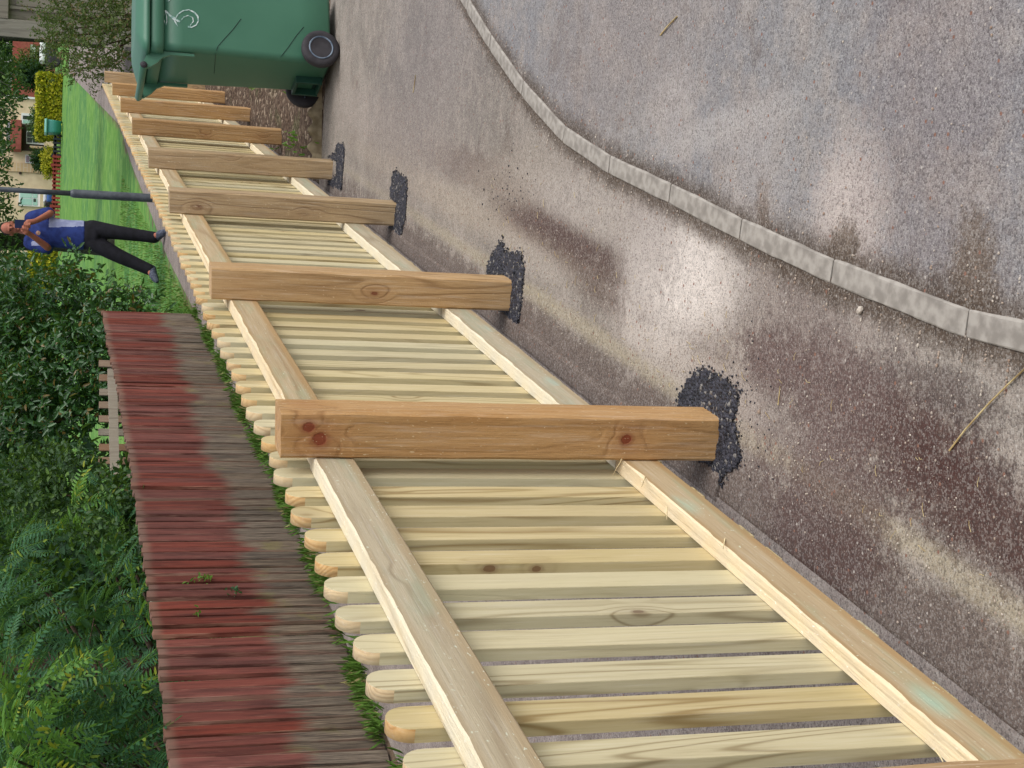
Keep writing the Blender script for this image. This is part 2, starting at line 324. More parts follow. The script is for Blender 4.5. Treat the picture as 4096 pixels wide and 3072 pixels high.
# ------------------------------------------------------------------ ground sheets
def flat(name, pts, mat):
    o = link(name, from_np(pts, [tuple(range(len(pts)))]), mat); a = o.data.attributes.new('kd', 'FLOAT', 'POINT'); a.data.foreach_set('value', [1.]*len(pts)); return tag(o, kind='structure')
def grid_sheet(name, A, Bc, nv, mat, z=0, attr=None, kind='structure', bumpy=0):
    """ruled sheet between two polylines of equal length"""
    V = []; 
    for a, b in zip(A, Bc):
        for j in range(nv+1):
            p = Vector(a).lerp(Vector(b), j/nv); V.append((p.x, p.y, p.z + z + (bumpy*mnoise.noise(Vector((p.x*6, p.y*6, 0))) if bumpy and 0 < j < nv else 0)))
    Fc = [(i*(nv+1)+j, i*(nv+1)+j+1, (i+1)*(nv+1)+j+1, (i+1)*(nv+1)+j) for i in range(len(A)-1) for j in range(nv)]
    me = from_np(V, Fc); o = link(name, me, mat, smooth=True)
    if attr:
        at_ = me.attributes.new(attr[0], 'FLOAT', 'POINT')
        at_.data.foreach_set('value', [attr[1](v) for v in V])
    return tag(o, kind=kind)

kx = [(4096,1410),(3863,1351),(3323,1133),(2958,960),(2676,812),(2434,693),(2251.6,569),(2086,381),(1956.5,192),(1867,43)]
KP = [gnd(*p) for p in kx]
KP = [KP[0] + (KP[0]-KP[1]).normalized()*2.2, KP[0] + (KP[0]-KP[1]).normalized()*.45] + KP[1:]
last = (KP[-1]-KP[-2]).normalized()
for k in range(7): last = (last + Vector((.05,-.01,0))).normalized(); KP.append(KP[-1] + last*.45)
KP.append(KP[-1]+last*12)
def polyline(pts, n):
    out = []
    for i in range(len(pts)-1):
        L = (pts[i+1]-pts[i]).length; k = max(1, int(L/n))
        out += [pts[i].lerp(pts[i+1], j/k) for j in range(k)]
    return out + [pts[-1]]
KF = polyline(KP, .06)
KA = np.array([(p.x, p.y) for p in KF])
def kdist(v):
    d = np.hypot(KA[:,0]-v[0], KA[:,1]-v[1]).min(); return float(d)
def kperp(i, L):
    a = L[max(i-1,0)]; b = L[min(i+1,len(L)-1)]; d = (b-a).normalized(); return Vector((d.y, -d.x, 0))   # towards the road
tA = [tn(p)[0] for p in KF]
A = [ftn(min(max(t*1.0, -3), 8.5+ (t-6)*.2 if t > 6 else t), -.13) for t in tA]
# driveway: from the fence line to the kerb, then the wide part by the bin
def drv():
    V = []; rows = len(KF); nv = 46
    inner = []
    for i, p in enumerate(KF):
        t, n = tn(p)
        if t < 5.6: inner.append(ftn(t, -.178)); base_i = i
        else:
            s_ = 5.6 + (i-base_i)/(len(KF)-1-base_i)*9.5
            inner.append(ftn(s_, -.178) if s_ < 8.5 else ftn(8.5 + (s_-8.5)*.03, -.178 + (s_-8.5)*1.0))
    return inner
inner = drv()
grid_sheet('driveway', inner, [KF[i] + kperp(i, KF)*.012 for i in range(len(KF))], 46, M_DRIVE, 0, ('kd', kdist))
# driveway apron under the bin
q = [ftn(5.0, .8), ftn(5.6, .8), ftn(6.4, .8), ftn(7.2,.8), ftn(7.95,.8), ftn(8.6,.8)]
grid_sheet('road', [KF[i] + kperp(i, KF)*.040 for i in range(len(KF))], [KF[i] + kperp(i, KF)*.040 + Vector((1.6+.25*max(0,(p.y)),-2.4+.0*p.y,0)) for i, p in enumerate(KF)], 60, M_ROAD, 0, ('kd', lambda v: abs(kdist(v)-.048)))
flat('road', [(-3,-9,-.006),(18,-9,-.006),(18,9,-.006),(-3,-1,-.006)], M_ROAD)
# footpath and lawn on the rising land
pts = [hit(x, y) for x, y in ((332,351),(477,497),(530,630),(597,749),(676,928))]
PE = [ftn(-2,-2.2), ftn(4,-2.2), ftn(9,-2.2), ftn(13.5,-2.25)] + [Vector((p.x, p.y, 0)) - NN*e for p, e in zip(pts[::-1], (.3,.25,.12,0,0))]
PE.append(PE[-1] + (PE[-1]-PE[-2]).normalized()*12)
PEf = polyline(PE, .5)
inn = []
for p in PEf:
    t, n = tn(p); wd = -.17 - n
    q_ = p + NN*wd if t < 26 else p + Vector((1.5, -.2, 0)); inn.append(Vector((q_.x, q_.y, tz(q_.x, q_.y))))
for p in PEf: p.z = tz(p.x, p.y)
grid_sheet('footpath', PEf, inn, 8, M_PATH, .004)
xs = np.concatenate([np.arange(-60,-12,4), np.arange(-12,-5,1), np.arange(-5,8,.25), np.arange(8,26,1), np.arange(26,90,5)])
ys = np.concatenate([np.arange(-12,2,2), np.arange(2,24,.25), np.arange(24,50,1), np.arange(50,200,6)])
PEa = np.array([(p.x, p.y) for p in PEf])
V = []; dirt = []
for y in ys:
    for x in xs:
        t, n = tn((x, y)); d = np.hypot(PEa[:,0]-x, PEa[:,1]-y).min()
        rise = 0
        V.append((x, y, tz(x, y) - .012 + (.03*mnoise.noise(Vector((x*.9, y*.9, 0))) if (y > 14 and d > 2.5) else 0)))
        dirt.append((.8 - d*2.2 if y > 12 else 1.0 - d*.9) if d < 2.2 else (-1.0 if y > 9 else -.3))
Fc = [(i*len(xs)+j, i*len(xs)+j+1, (i+1)*len(xs)+j+1, (i+1)*len(xs)+j) for i in range(len(ys)-1) for j in range(len(xs)-1)]
me = from_np(V, Fc); a_ = me.attributes.new('dirt', 'FLOAT', 'POINT'); a_.data.foreach_set('value', dirt)
tag(link('lawn', me, M_LAWN, smooth=True), kind='structure')
# soil bed beyond the driveway
V = []; Fc = []; nu, nv = 90, 60
for i in range(nu+1):
    for j in range(nv+1):
        n = -.175 + 4.7*j/nv; t = 8.35 + 9.5*i/nu + .03*max(0,n)
        p = ftn(t, n); e = min(1, i/4, )
        V.append((p.x, p.y, max(0, tz(p.x, p.y)) + .012*e + e*.035*(mnoise.fractal(Vector((p.x*5, p.y*5, 0)), 1, 2, 4)+.5)*min(1, (n+.175)/.2)))
Fc = [(i*(nv+1)+j, i*(nv+1)+j+1, (i+1)*(nv+1)+j+1, (i+1)*(nv+1)+j) for i in range(nu) for j in range(nv)]
tag(link('soil_bed', from_np(V, Fc), M_SOIL, smooth=True), kind='structure')

# ------------------------------------------------------------------ kerb stones
ordw = ['first','second','third','fourth','fifth','sixth','seventh','eighth','ninth','tenth','eleventh','twelfth','thirteenth','fourteenth']
def kerb_stone(a, b, idx):
    d = (b-a); L = d.length; d.normalize(); pr = Vector((d.y, -d.x, 0))
    bm = bmesh.new(); ns = 10; prof = [(0,-.1),(.0005,.0035),(.003,.005),(.044,.0055),(.048,.003),(.05,-.1)]
    rings = []
    for i in range(ns+1):
        s = (.003 + (L-.006)*i/ns); sh = .006 if i in (0, ns) else 0
        rings.append([bm.verts.new((o_ + (0.0022*mnoise.noise(Vector((a.x*9+s*14, k*3.1, 0))) if k else .0018*mnoise.noise(Vector((a.x*9+s*11, 7, 0)))), s, z - (sh*.6 if 1 <= k <= 4 else 0) + (.0005*mnoise.noise(Vector((s*20, k, a.x*7)))))) for k, (o_, z) in enumerate(prof)])
    for i in range(ns):
        for k in range(5): bm.faces.new((rings[i][k], rings[i][k+1], rings[i+1][k+1], rings[i+1][k]))
    bm.faces.new(rings[0][::-1]); bm.faces.new(rings[-1]); bmesh.ops.recalc_face_normals(bm, faces=bm.faces)
    o = link('kerb_stone', from_bm(bm), M_CONC, loc=a, rz=math.atan2(d.y, d.x)-PI/2)
    return tag(o, 'narrow pale concrete kerb stone, %s from the foreground end of the curved kerb' % ordw[idx], 'kerb stone', 'kerb stones in a curved row along the driveway')
for i in range(1, 14): kerb_stone(KP[i], KP[i+1], i-1)

# ------------------------------------------------------------------ new picket fence
fence = thing('picket_fence', 'new pale timber picket fence with brown posts and round-topped pales beside the driveway', 'fence', (FA,0,0), -PHI)
TP = [1.463,3.054,4.650,6.404,7.971,9.698,11.337,13.002,14.589]
TH_ = [.975,.972,.955,.955,.949,.948,.952,.951,.966]
for i, (t, hgt) in enumerate(zip(TP, TH_)):
    bm = bmesh.new(); n = 14; rg = []
    for k in range(n+1):
        z = -.05 + (hgt+.05)*k/n; c = .005 + (.002 if k % 3 else 0); wv = .0015
        j = lambda q: wv*mnoise.noise(Vector((i*7.7, q*3.3, z*9)))
        pts_ = [(-.1+c,0),(-c,0),(0,c),(0,.1-c),(-c,.1),(-.1+c,.1),(-.1,.1-c),(-.1,c)]
        zz = z
        rg.append([bm.verts.new((x+j(q), y+j(q+9), zz + ((y-.05)*-.02 + (x+.05)*.05 if k == n else 0))) for q, (x, y) in enumerate(pts_)])
    for k in range(n):
        for q in range(8): bm.faces.new((rg[k][q], rg[k][(q+1)%8], rg[k+1][(q+1)%8], rg[k+1][q]))
    bm.faces.new(rg[-1]); bmesh.ops.recalc_face_normals(bm, faces=bm.faces)
    o = link('post', from_bm(bm), M_POSTK if i == 1 else M_POST, fence, (0, t, 0))
    if i == 1: o['label'] = 'brown square post with knots at its top'
def rail(t0, t1, z0, z1, seed):
    bm = bmesh.new(); ns = max(8, int((t1-t0)/.03)); rg = []
    for k in range(ns+1):
        y = (t1-t0)*k/ns
        w1 = .0045*mnoise.noise(Vector((y*11, seed*5.1, 0))) + .003*mnoise.noise(Vector((y*37, seed*3.1, 0)))
        w2 = .002*mnoise.noise(Vector((y*9, seed*2.1, 4)))
        zc = (z1-z0)
        rg.append([bm.verts.new(p) for p in ((-.002,y,0),(0,y,.003),(0+w2,y,zc-.004+w1),(-.003+w1*.5,y,zc+w1*.3),(-.035,y,zc+w2*.5),(-.036,y,zc-.003),(-.036,y,0))])
    for k in range(ns):
        for q in range(7):
            f = bm.faces.new((rg[k][q], rg[k][(q+1)%7], rg[k+1][(q+1)%7], rg[k+1][q])); f.material_index = 1 if q in (2,3) else 0
    f = bm.faces.new(rg[0]); f.material_index = 1; f = bm.faces.new(rg[-1]); f.material_index = 1
    bmesh.ops.recalc_face_normals(bm, faces=bm.faces)
    return link('rail', from_bm(bm), [M_RAIL, M_RAILTOP], fence, (-.1, t0, z0))
random.seed(3)
ends = [-.1] + [t+.05 for t in TP[1:-1]] + [14.9]
for i in range(len(ends)-1):
    a, b = ends[i]+.006, ends[i+1]-.006
    dz = [.004,0,.003,-.004,.002,-.003,0,0][i]
    rail(a, b, .814+dz, .897+dz, i+1); rail(a, b, .132+dz, .217+dz, i+20)
def fpt(x, y, n):
    r = ray(x, y); k = ((Vector((FA,0,0)).dot(NN) + n) - NN.dot(ORG))/NN.dot(r); P = ORG + r*k; t, n_ = tn(P); return Vector((n_, t, P.z))
M_SPL = simple('pale_splinter', srgb(222,204,160), .8)
for poly in ([(2490,1815),(2484,1845),(2468,1870),(2450,1902)], [(2493,1820),(2484,1845),(2476,1858)], [(2580,1905),(2574,1925),(2566,1948)], [(2900,2155),(2896,2178),(2892,2196)], [(2668,2030),(2668,2055),(2667,2078)], [(3742,3000),(3760,3025),(3772,3047)]):
    bm = bmesh.new(); tube(bm, [fpt(x, y, -.1+.006*math.sin(i*1.5)) for i, (x, y) in enumerate(poly)], [.0016-.0004*i for i in range(len(poly))], 5); link('splinter', from_bm(bm), M_SPL, fence)
def pale_mesh(w, r_):
    bm = bmesh.new(); h0, h1 = 0, .891; n = 12; hw = w/2; out = [(-hw, 0), (hw, 0)]
    for k in range(n+1):
        a = PI*k/n; out.append((hw*math.cos(a), h1-.034 + .034*math.sin(a)))
    # front (x=0) and back faces with slightly eased edges
    th = .0215; fr = [bm.verts.new((0, y*.985, z)) for y, z in out]; f2 = [bm.verts.new((-.0012, y, z)) for y, z in out]; bk = [bm.verts.new((-th, y, z)) for y, z in out]
    bm.faces.new(fr); bm.faces.new(bk[::-1]); L = len(out)
    for k in range(L):
        q = (k+1) % L; top = 2 <= k < L-1
        for p1, p2 in ((fr, f2), (f2, bk)):
            f = bm.faces.new((p1[k], p1[q], p2[q], p2[k])); f.material_index = 1 if top and p1 is f2 else 0; f.smooth = bool(top and p1 is f2)
    bmesh.ops.recalc_face_normals(bm, faces=bm.faces)
    me = from_bm(bm, 'pale'); me.materials.append(M_PALE); me.materials.append(M_END); return me
PM = [pale_mesh(w_, 0) for w_ in (.066, .0665, .0655, .067)]
c0 = 2.354; pit = .1198; k0 = -13; pales = []
while c0 + k0*pit < 14.95:
    pales.append(c0 + k0*pit + random.uniform(-.004, .004)); k0 += 1
vis = pales[:]; 
vis = [p for p in pales if p > 1.35]; hid = [p for p in pales if p <= 1.35]
near = vis[:98]; far = vis[98:]
for p in near:
    o = link('pale', random.choice(PM), None, fence, (-.1365, p, .085 + random.uniform(-.004, .004))); o.rotation_euler = (random.gauss(0, .0035), 0, 0)
def joined(ps):
    bm = bmesh.new()
    for p in ps:
        n0 = len(bm.verts); bm.from_mesh(PM[0]); bm.verts.ensure_lookup_table()
        for v in bm.verts[n0:]: v.co += Vector((0, p, 0))
    return from_bm(bm)
me = joined(far + hid); 
o = link('pale', me, [M_PALE, M_END], fence, (-.1365, 0, .085)); tag(o, kind='stuff')
# concrete footpath edging under the fence
bm = bmesh.new(); 
rg = []
for k in range(0, 58):
    y = 3.02 + k*.085; jj = .004*mnoise.noise(Vector((y*4, 2, 0)))
    rg.append([bm.verts.new(p) for p in ((-.185+jj,y,-.05),(-.185+jj,y,.004),(-.175+jj,y,.008),(-.13+jj*2,y,.007),(-.118+jj*2,y,.003),(-.11+jj,y,-.05))])
for k in range(len(rg)-1):
    for q in range(5): bm.faces.new((rg[k][q], rg[k][q+1], rg[k+1][q+1], rg[k+1][q]))
bm.faces.new(rg[0]); bm.faces.new(rg[-1])
bmesh.ops.recalc_face_normals(bm, faces=bm.faces)
pe_ = link('path_edging', from_bm(bm), M_DRIVE, loc=(FA,0,0), rz=-PHI); a_ = pe_.data.attributes.new('kd', 'FLOAT', 'POINT'); a_.data.foreach_set('value', [1.]*len(pe_.data.vertices))
tag(pe_, 'low grey concrete edging under the new pale picket fence', 'edging')

# ------------------------------------------------------------------ old red board fence
RN = [(4.2,-2.28),(6,-2.27),(6.7,-2.23),(7.4,-2.18),(8.4,-2.19),(9.2,-2.18),(10.8,-2.25),(13.06,-2.27),(14.7,-2.29)]
RZ = [(4.2,.94),(5.4,.935),(5.8,.915),(6.6,.900),(7.2,.907),(7.9,.903),(8.5,.908),(9.5,.90),(10.35,.895),(11.67,.888),(13.05,.915),(14.7,.922)]
def interp(T, t): return float(np.interp(t, [a for a, b in T], [b for a, b in T]))
rf = thing('board_fence', 'old sagging board fence with red-stained upper half and bare grey feet beside the footpath', 'fence', (FA,0,0), -PHI)
random.seed(11)
t = 5.05; BM = []
for v_ in range(6):
    bm = bmesh.new(); w_ = random.uniform(.071,.077); th = .024; rg = []
    for k in range(9):
        z = k/8; j = .004*mnoise.noise(Vector((v_*9, z*3, 0)))
        rg.append([bm.verts.new(p) for p in ((-th,-w_/2+j,z),(0,-w_/2+j,z),(.002,-w_/2+.006+j,z),(.001,w_/2-.006+j,z),(0,w_/2+j,z),(-th,w_/2+j,z))])
    for v in rg[-1]: v.co.z += random.uniform(-.006,.006)
    for k in range(8):
        for q in range(6): bm.faces.new((rg[k][q], rg[k][(q+1)%6], rg[k+1][(q+1)%6], rg[k+1][q]))
    bm.faces.new(rg[-1]); bmesh.ops.recalc_face_normals(bm, faces=bm.faces); me = from_bm(bm); me.materials.append(M_RED); BM.append(me)
bt = []
while t < 14.66:
    bt.append(t); t += random.choice((.092,.097,.1,.104)) + (.02 if random.random() < .07 else 0)
for i, t in enumerate(bt):
    over = .022 if i % 2 else 0
    hgt = interp(RZ, t) + random.uniform(-.012,.008)
    o = link('board', BM[i % 6], None, rf, (interp(RN, t) + random.uniform(-.006,.006), t, 0)); o.scale = (1, random.uniform(.97,1.1), hgt)
    o.rotation_euler = (random.gauss(0,.009), 0, random.uniform(-.16,.1))
for zc in (.25, .68):
    V = []; 
    bm = bmesh.new(); rg = []
    for k in range(41):
        t = 4.9 + 9.75*k/40; n = interp(RN, t) - .03
        rg.append([bm.verts.new(p) for p in ((n-.04,t,zc-.035),(n,t,zc-.035),(n,t,zc+.035),(n-.04,t,zc+.035))])
    for k in range(40):
        for q in range(4): bm.faces.new((rg[k][q], rg[k][(q+1)%4], rg[k+1][(q+1)%4], rg[k+1][q]))
    bm.faces.new(rg[0]); bm.faces.new(rg[-1]); bmesh.ops.recalc_face_normals(bm, faces=bm.faces)
    link('rail', from_bm(bm), M_BROWN, rf)
for t in (5.6, 7.45, 9.3, 11.1, 12.9, 14.66):
    link('post', box_me(-.08,0,-.04,.04,-.05, interp(RZ, t)-.02, .004), M_WEATHER, rf, (interp(RN, t)-.03, t, 0))

# brown picket fence standing behind it
p0 = at(392, 1490, 13.7); p1 = at(392, 1915, 13.2)
dd = (p1-p0); dd.z = 0; L = dd.length; ang = math.atan2(dd.y, dd.x)
pf = thing('spaced_picket_fence', 'weathered brown picket fence with gaps standing behind the red board fence', 'fence', (p0.x, p0.y, 0), ang)
zt = p0.z
n_p = 8; 
for k in range(n_p+2):
    x = L*(k-.6)/(n_p-.4)
    o = link('picket', box_me(-.034,.034,-.01,.01,0,zt-.01+random.uniform(-.006,.006),.002), [M_BROWN, M_WEATHER][k % 3 == 2], pf, (x, 0, 0)); o.rotation_euler = (0, random.gauss(0,.006), 0)
pI = (Matrix.Translation(p0*1.0) @ Matrix.Rotation(ang, 4, 'Z')); pI.translation.z = 0; pI = pI.inverted()
def beam(P, Q, hh, tt, mat, parent, name='rail'):
    d = (Q-P).normalized(); s_2 = Vector((-d.y, d.x, 0)).normalized()*tt/2; u2 = Vector((0,0,hh/2)); bm = bmesh.new(); rg = []
    for k in range(9):
        c = P.lerp(Q, k/8) + Vector((0,0,.006*mnoise.noise(Vector((k*1.3,2,0))))); rg.append([bm.verts.new(c+a*s_2+b*u2) for a, b in ((-1,-1),(1,-1),(1,1),(-1,1))])
    for k in range(8):
        for q in range(4): bm.faces.new((rg[k][q], rg[k][(q+1)%4], rg[k+1][(q+1)%4], rg[k+1][q]))
    bm.faces.new(rg[0]); bm.faces.new(rg[-1]); bmesh.ops.recalc_face_normals(bm, faces=bm.faces); return link(name, from_bm(bm), mat, parent)
beam(pI @ at(448, 1480, 13.5), pI @ at(460, 1905, 13.0), .08, .05, M_WEATHER, pf)
beam(pI @ at(600, 1480, 13.6), pI @ at(600, 1905, 13.1), .08, .05, M_WEATHER, pf)

# ------------------------------------------------------------------ tar patches
def tar(poly, label, sc=1.0):
    pts = [gnd(*p) for p in poly]; c = sum(pts, Vector())/len(pts)
    P = np.array([(p.x-c.x, p.y-c.y) for p in pts])
    def inside(x, y):
        r = False; j = len(P)-1
        for i in range(len(P)):
            if (P[i,1] > y) != (P[j,1] > y) and x < (P[j,0]-P[i,0])*(y-P[i,1])/(P[j,1]-P[i,1])+P[i,0]: r = not r
            j = i
        return r
    bm = bmesh.new(); g = .006; vm = {}
    x0, y0 = P.min(0)-.02; x1, y1 = P.max(0)+.02
    nx, ny = int((x1-x0)/g), int((y1-y0)/g)
    def vert(i, j):
        if (i, j) not in vm:
            x, y = x0+i*g, y0+j*g; z = .004 + .007*max(0, mnoise.noise(Vector((x*110, y*110, 0)))) + .004*mnoise.noise(Vector((x*22, y*22, 3)))
            vm[(i,j)] = bm.verts.new((x + .003*mnoise.noise(Vector((x*200,y*200,1))), y + .003*mnoise.noise(Vector((x*200,y*200,2))), max(z, .0022)))
        return vm[(i,j)]
    for i in range(nx):
        for j in range(ny):
            x, y = x0+(i+.5)*g, y0+(j+.5)*g
            ox, oy = .012*mnoise.noise(Vector((x*55,y*55,5))), .012*mnoise.noise(Vector((x*55,y*55,8)))
            if inside(x+ox, y+oy) and random.random() > .015: bm.faces.new((vert(i,j), vert(i+1,j), vert(i+1,j+1), vert(i,j+1)))
    for k in range(260):      # loose crumbs along the edge
        a = random.randrange(len(P)); s = random.random(); q = P[a]*(1-s) + P[(a+1) % len(P)]*s + np.array([random.gauss(0,.008), random.gauss(0,.008)])
        r = random.uniform(.0015,.0045); M4 = Matrix.Translation((q[0], q[1], r*.6)) @ Matrix.Rotation(random.random()*6, 4, 'Z') @ Matrix.Diagonal((r, r*.8, r*.7, 1))
        bmesh.ops.create_icosphere(bm, subdivisions=1, radius=1, matrix=M4)
    bmesh.ops.recalc_face_normals(bm, faces=bm.faces)
    o = link('tar_patch', from_bm(bm), M_TAR, loc=c)
    return tag(o, label, 'tar patch', 'black tar patches at the feet of the fence posts')
z1 = lambda L: [(2200+a/1.1667, 1000+b/1.1667) for a, b in L]
z2 = lambda L: [(1700+a/4.424, 950+b/4.424) for a, b in L]
z6 = lambda L: [(1300+a/1.508, b/1.508) for a, b in L]
tar(z1([(600,700),(650,600),(720,540),(790,590),(850,620),(885,660),(880,720),(860,780),(880,870),(895,950),(880,1010),(830,1040),(800,1090),(775,1110),(740,1080),(690,1030),(630,990),(690,960),(700,760),(610,730)]), 'largest black tar patch, round the foot of the nearest fully visible fence post')
tar(z2([(1110,520),(1180,350),(1250,220),(1330,110),(1390,40),(1380,180),(1450,240),(1600,270),(1710,260),(1760,480),(1760,720),(1740,800),(1720,1000),(1700,1250),(1690,1430),(1640,1540),(1580,1610),(1450,1540),(1380,1440),(1160,1350),(1150,1300),(1450,1000),(1400,690),(1100,660)]), 'black tar patch with a thin spike towards the kerb, second nearest of the row')
tar(z6([(410,1060),(430,1030),(490,1075),(500,1100),(490,1300),(460,1435),(385,1385),(400,1340),(440,1220),(395,1190)]), 'narrow black tar patch third along the row, at the foot of the third brown post')
tar(z6([(20,945),(60,930),(75,870),(115,870),(120,930),(105,1100),(100,1165),(60,1140),(20,1100),(70,1060),(75,970)]), 'smallest and farthest black tar patch, beside the corner of the soil bed')

# ------------------------------------------------------------------ loose chips, straws
def chips(name, pts, sizes, mat, label):
    bm = bmesh.new()
    for p, r in zip(pts, sizes):
        M4 = Matrix.Translation((p[0], p[1], p[2]+r*.45)) @ Matrix.Rotation(random.random()*6, 4, 'Z') @ Matrix.Diagonal((r*random.uniform(.8,1.3), r*random.uniform(.7,1), r*.6, 1))
        bmesh.ops.create_icosphere(bm, subdivisions=1, radius=1, matrix=M4)
    return tag(link(name, from_bm(bm), mat), label, 'gravel', kind='stuff')
M_CHIPL = simple('pale_grit', srgb(196,186,174), .9, c2=srgb(150,128,112), sc=30)
random.seed(5); pp = []; ss_ = []
for k in range(1500):
    i = random.randrange(len(KF)-70 if len(KF) > 200 else len(KF)); i = random.randrange(10, min(130, len(KF)))
    s = random.choice((-1,-1,1)); p = KF[i] + kperp(i, KF)*(s*(abs(random.gauss(0,.04))+.012) + (.054 if s > 0 else 0)); pp.append((p.x, p.y, 0)); ss_.append(random.uniform(.001,.0032))
for k in range(1500):
    p = ftn(random.uniform(1.5, 6.5), abs(random.gauss(0,.17))-.06); pp.append((p.x, p.y, 0)); ss_.append(random.uniform(.001,.0028))
for k in range(320):
    p = gnd(random.uniform(2000,4050), random.uniform(20,2700)); pp.append((p.x, p.y, 0)); ss_.append(random.uniform(.0012,.003))
p = gnd(3447,1240); pp.append((p.x,p.y,0)); ss_.append(.009)
p = gnd(3040,1648); pp.append((p.x,p.y,0)); ss_.append(.006)
chips('loose_grit', pp, ss_, M_CHIPL, 'loose pale grit scattered along the kerb and under the fence')
pp = []; ss_ = []
for k in range(55):
    p = gnd(1300+random.gauss(1110,90)/1.508, random.gauss(1170,110)/1.508); pp.append((p.x,p.y,0)); ss_.append(random.uniform(.0015,.004))
for k in range(60):
    p = gnd(random.gauss(2960,60), random.gauss(1650,160)); pp.append((p.x,p.y,0)); ss_.append(random.uniform(.0015,.003))
chips('tar_crumbs', pp, ss_, M_TAR, 'black crumbs of tar scattered on the driveway between the patches and the kerb')
M_STRAW = simple('dry_straw', srgb(206,188,140), .8, c2=srgb(170,146,100), sc=40)
def straw(poly, r, label):
    bm = bmesh.new(); tube(bm, [gnd(x, y, r*1.2 + z) for x, y, z in poly], r, 5)
    return tag(link('straw', from_bm(bm), M_STRAW), label, 'straw')
straw([(3797,1803,0),(3860,1720,.003),(3950,1620,.004),(4030,1540,.003),(4110,1465,.001)], .0016, 'long pale straw lying on the driveway near the lower right of the kerb')
straw([(2641,141,0),(2670,105,.002),(2708,66,0)], .002, 'short brown straw lying on the road beyond the kerb')
straw([(1652,370,0),(1657,340,.002),(1662,300,0)], .0016, 'thin straw lying on the driveway in front of the green bin')
straw([(3120,1545,0),(3118,1570,.001),(3112,1620,0)], .001, 'tiny straw lying between the largest tar patch and the kerb')
bm = bmesh.new(); random.seed(8)
for k in range(110):
    p = ftn(random.uniform(1.5, 5), abs(random.gauss(.08,.14))); a = random.uniform(0, 6.28); l = random.uniform(.008,.028); q = Vector((math.cos(a), math.sin(a), 0))*l
    tube(bm, [(p.x, p.y, .002), (p.x+q.x*.5+random.uniform(-.003,.003), p.y+q.y*.5, .004), (p.x+q.x, p.y+q.y, .002)], .0006, 4)
tag(link('wood_shavings', from_bm(bm), M_STRAW), 'small pale wood shavings and straw bits littering the driveway edge', 'debris', kind='stuff')
# splinters that stand off the lower rail
# rail splinters are part of the rail's own mesh edge

# ------------------------------------------------------------------ wavy bed edging
e0 = gnd(1286, 655); e1 = gnd(1290, 400); ed = (e1-e0); Le = ed.length; bm = bmesh.new(); rg = []
for k in range(241):
    s = Le*2.2*k/240; zt_ = .062 + .015*math.cos(s*2*PI/.095)
    rg.append([bm.verts.new(p) for p in ((s,0,-.05),(s,0,zt_-.012),(s,.01,zt_),(s,.035,zt_),(s,.045,zt_-.012),(s,.045,-.05))])
for k in range(240):
    for q in range(5): f = bm.faces.new((rg[k][q], rg[k][q+1], rg[k+1][q+1], rg[k+1][q])); f.smooth = q not in (1,3)
bm.faces.new(rg[0]); bm.faces.new(rg[-1]); bmesh.ops.recalc_face_normals(bm, faces=bm.faces)
tag(link('bed_edging', from_bm(bm), M_EDGE, loc=e0, rz=math.atan2(ed.y, ed.x)), 'scallop-topped concrete edging holding the soil bed behind the green bin', 'edging')

# ------------------------------------------------------------------ wheelie bin
BR = math.radians(-76.5); BO = Vector((1.62, 7.84, 0)); 
bin_ = thing('wheelie_bin', 'large green wheelie bin with hand-painted white 3, standing on the driveway by the soil bed', 'bin', BO, BR)
Mb = Matrix.Translation(BO) @ Matrix.Rotation(BR, 4, 'Z'); Mbi = Mb.inverted()
def rrect(x0, x1, y0, y1, r, n=5):
    o = []
    for cx, cy, a0 in ((x1-r, y0+r, -PI/2), (x1-r, y1-r, 0), (x0+r, y1-r, PI/2), (x0+r, y0+r, PI)):
        o += [(cx+r*math.cos(a0+PI/2*k/n), cy+r*math.sin(a0+PI/2*k/n)) for k in range(n+1)]
    return o
def hw(z): return .186 + .042*(z/.95)
def loft(bm, levels, cap=(True, True), smooth=True):
    rg = [[bm.verts.new((x, y, z)) for x, y in ring] for ring, z in levels]; n = len(rg[0])
    for i in range(len(rg)-1):
        for k in range(n):
            f = bm.faces.new((rg[i][k], rg[i][(k+1)%n], rg[i+1][(k+1)%n], rg[i+1][k])); f.smooth = smooth
    if cap[0]: bm.faces.new(rg[0][::-1])
    if cap[1]: bm.faces.new(rg[-1])
bm = bmesh.new()
lv = []
for z in (.035,.05,.2,.4,.6,.8,.90):
    h_ = hw(z); k = .012 if z < .04 else 0
    lv.append((rrect(-h_+k, h_-k, -.005-.012*z+k, .40+.11*z-k, .035), z))
loft(bm, lv); link('body', from_bm(bm), M_GREENP, bin_)
bm = bmesh.new()   # rim collar
h_ = hw(.95)+.02
loft(bm, [(rrect(-h_+.016, h_-.016, -.02, .515, .04), .895), (rrect(-h_, h_, -.036, .53, .045), .90), (rrect(-h_, h_, -.036, .53, .045), .955), (rrect(-h_+.01, h_-.01, -.03, .52, .045), .962)])
link('rim', from_bm(bm), M_GREENP, bin_)
bm = bmesh.new(); 
h2 = h_+.012
loft(bm, [(rrect(-h2, h2, -.045, .55, .05), .966), (rrect(-h2, h2, -.045, .55, .05), .985), (rrect(-h2+.02, h2-.02, -.02, .53, .05), 1.003), (rrect(-h2+.07, h2-.07, .05, .46, .05), 1.03), (rrect(-h2+.10, h2-.10, .08, .42, .05), 1.034)])
link('lid', from_bm(bm), M_GREENP, bin_)
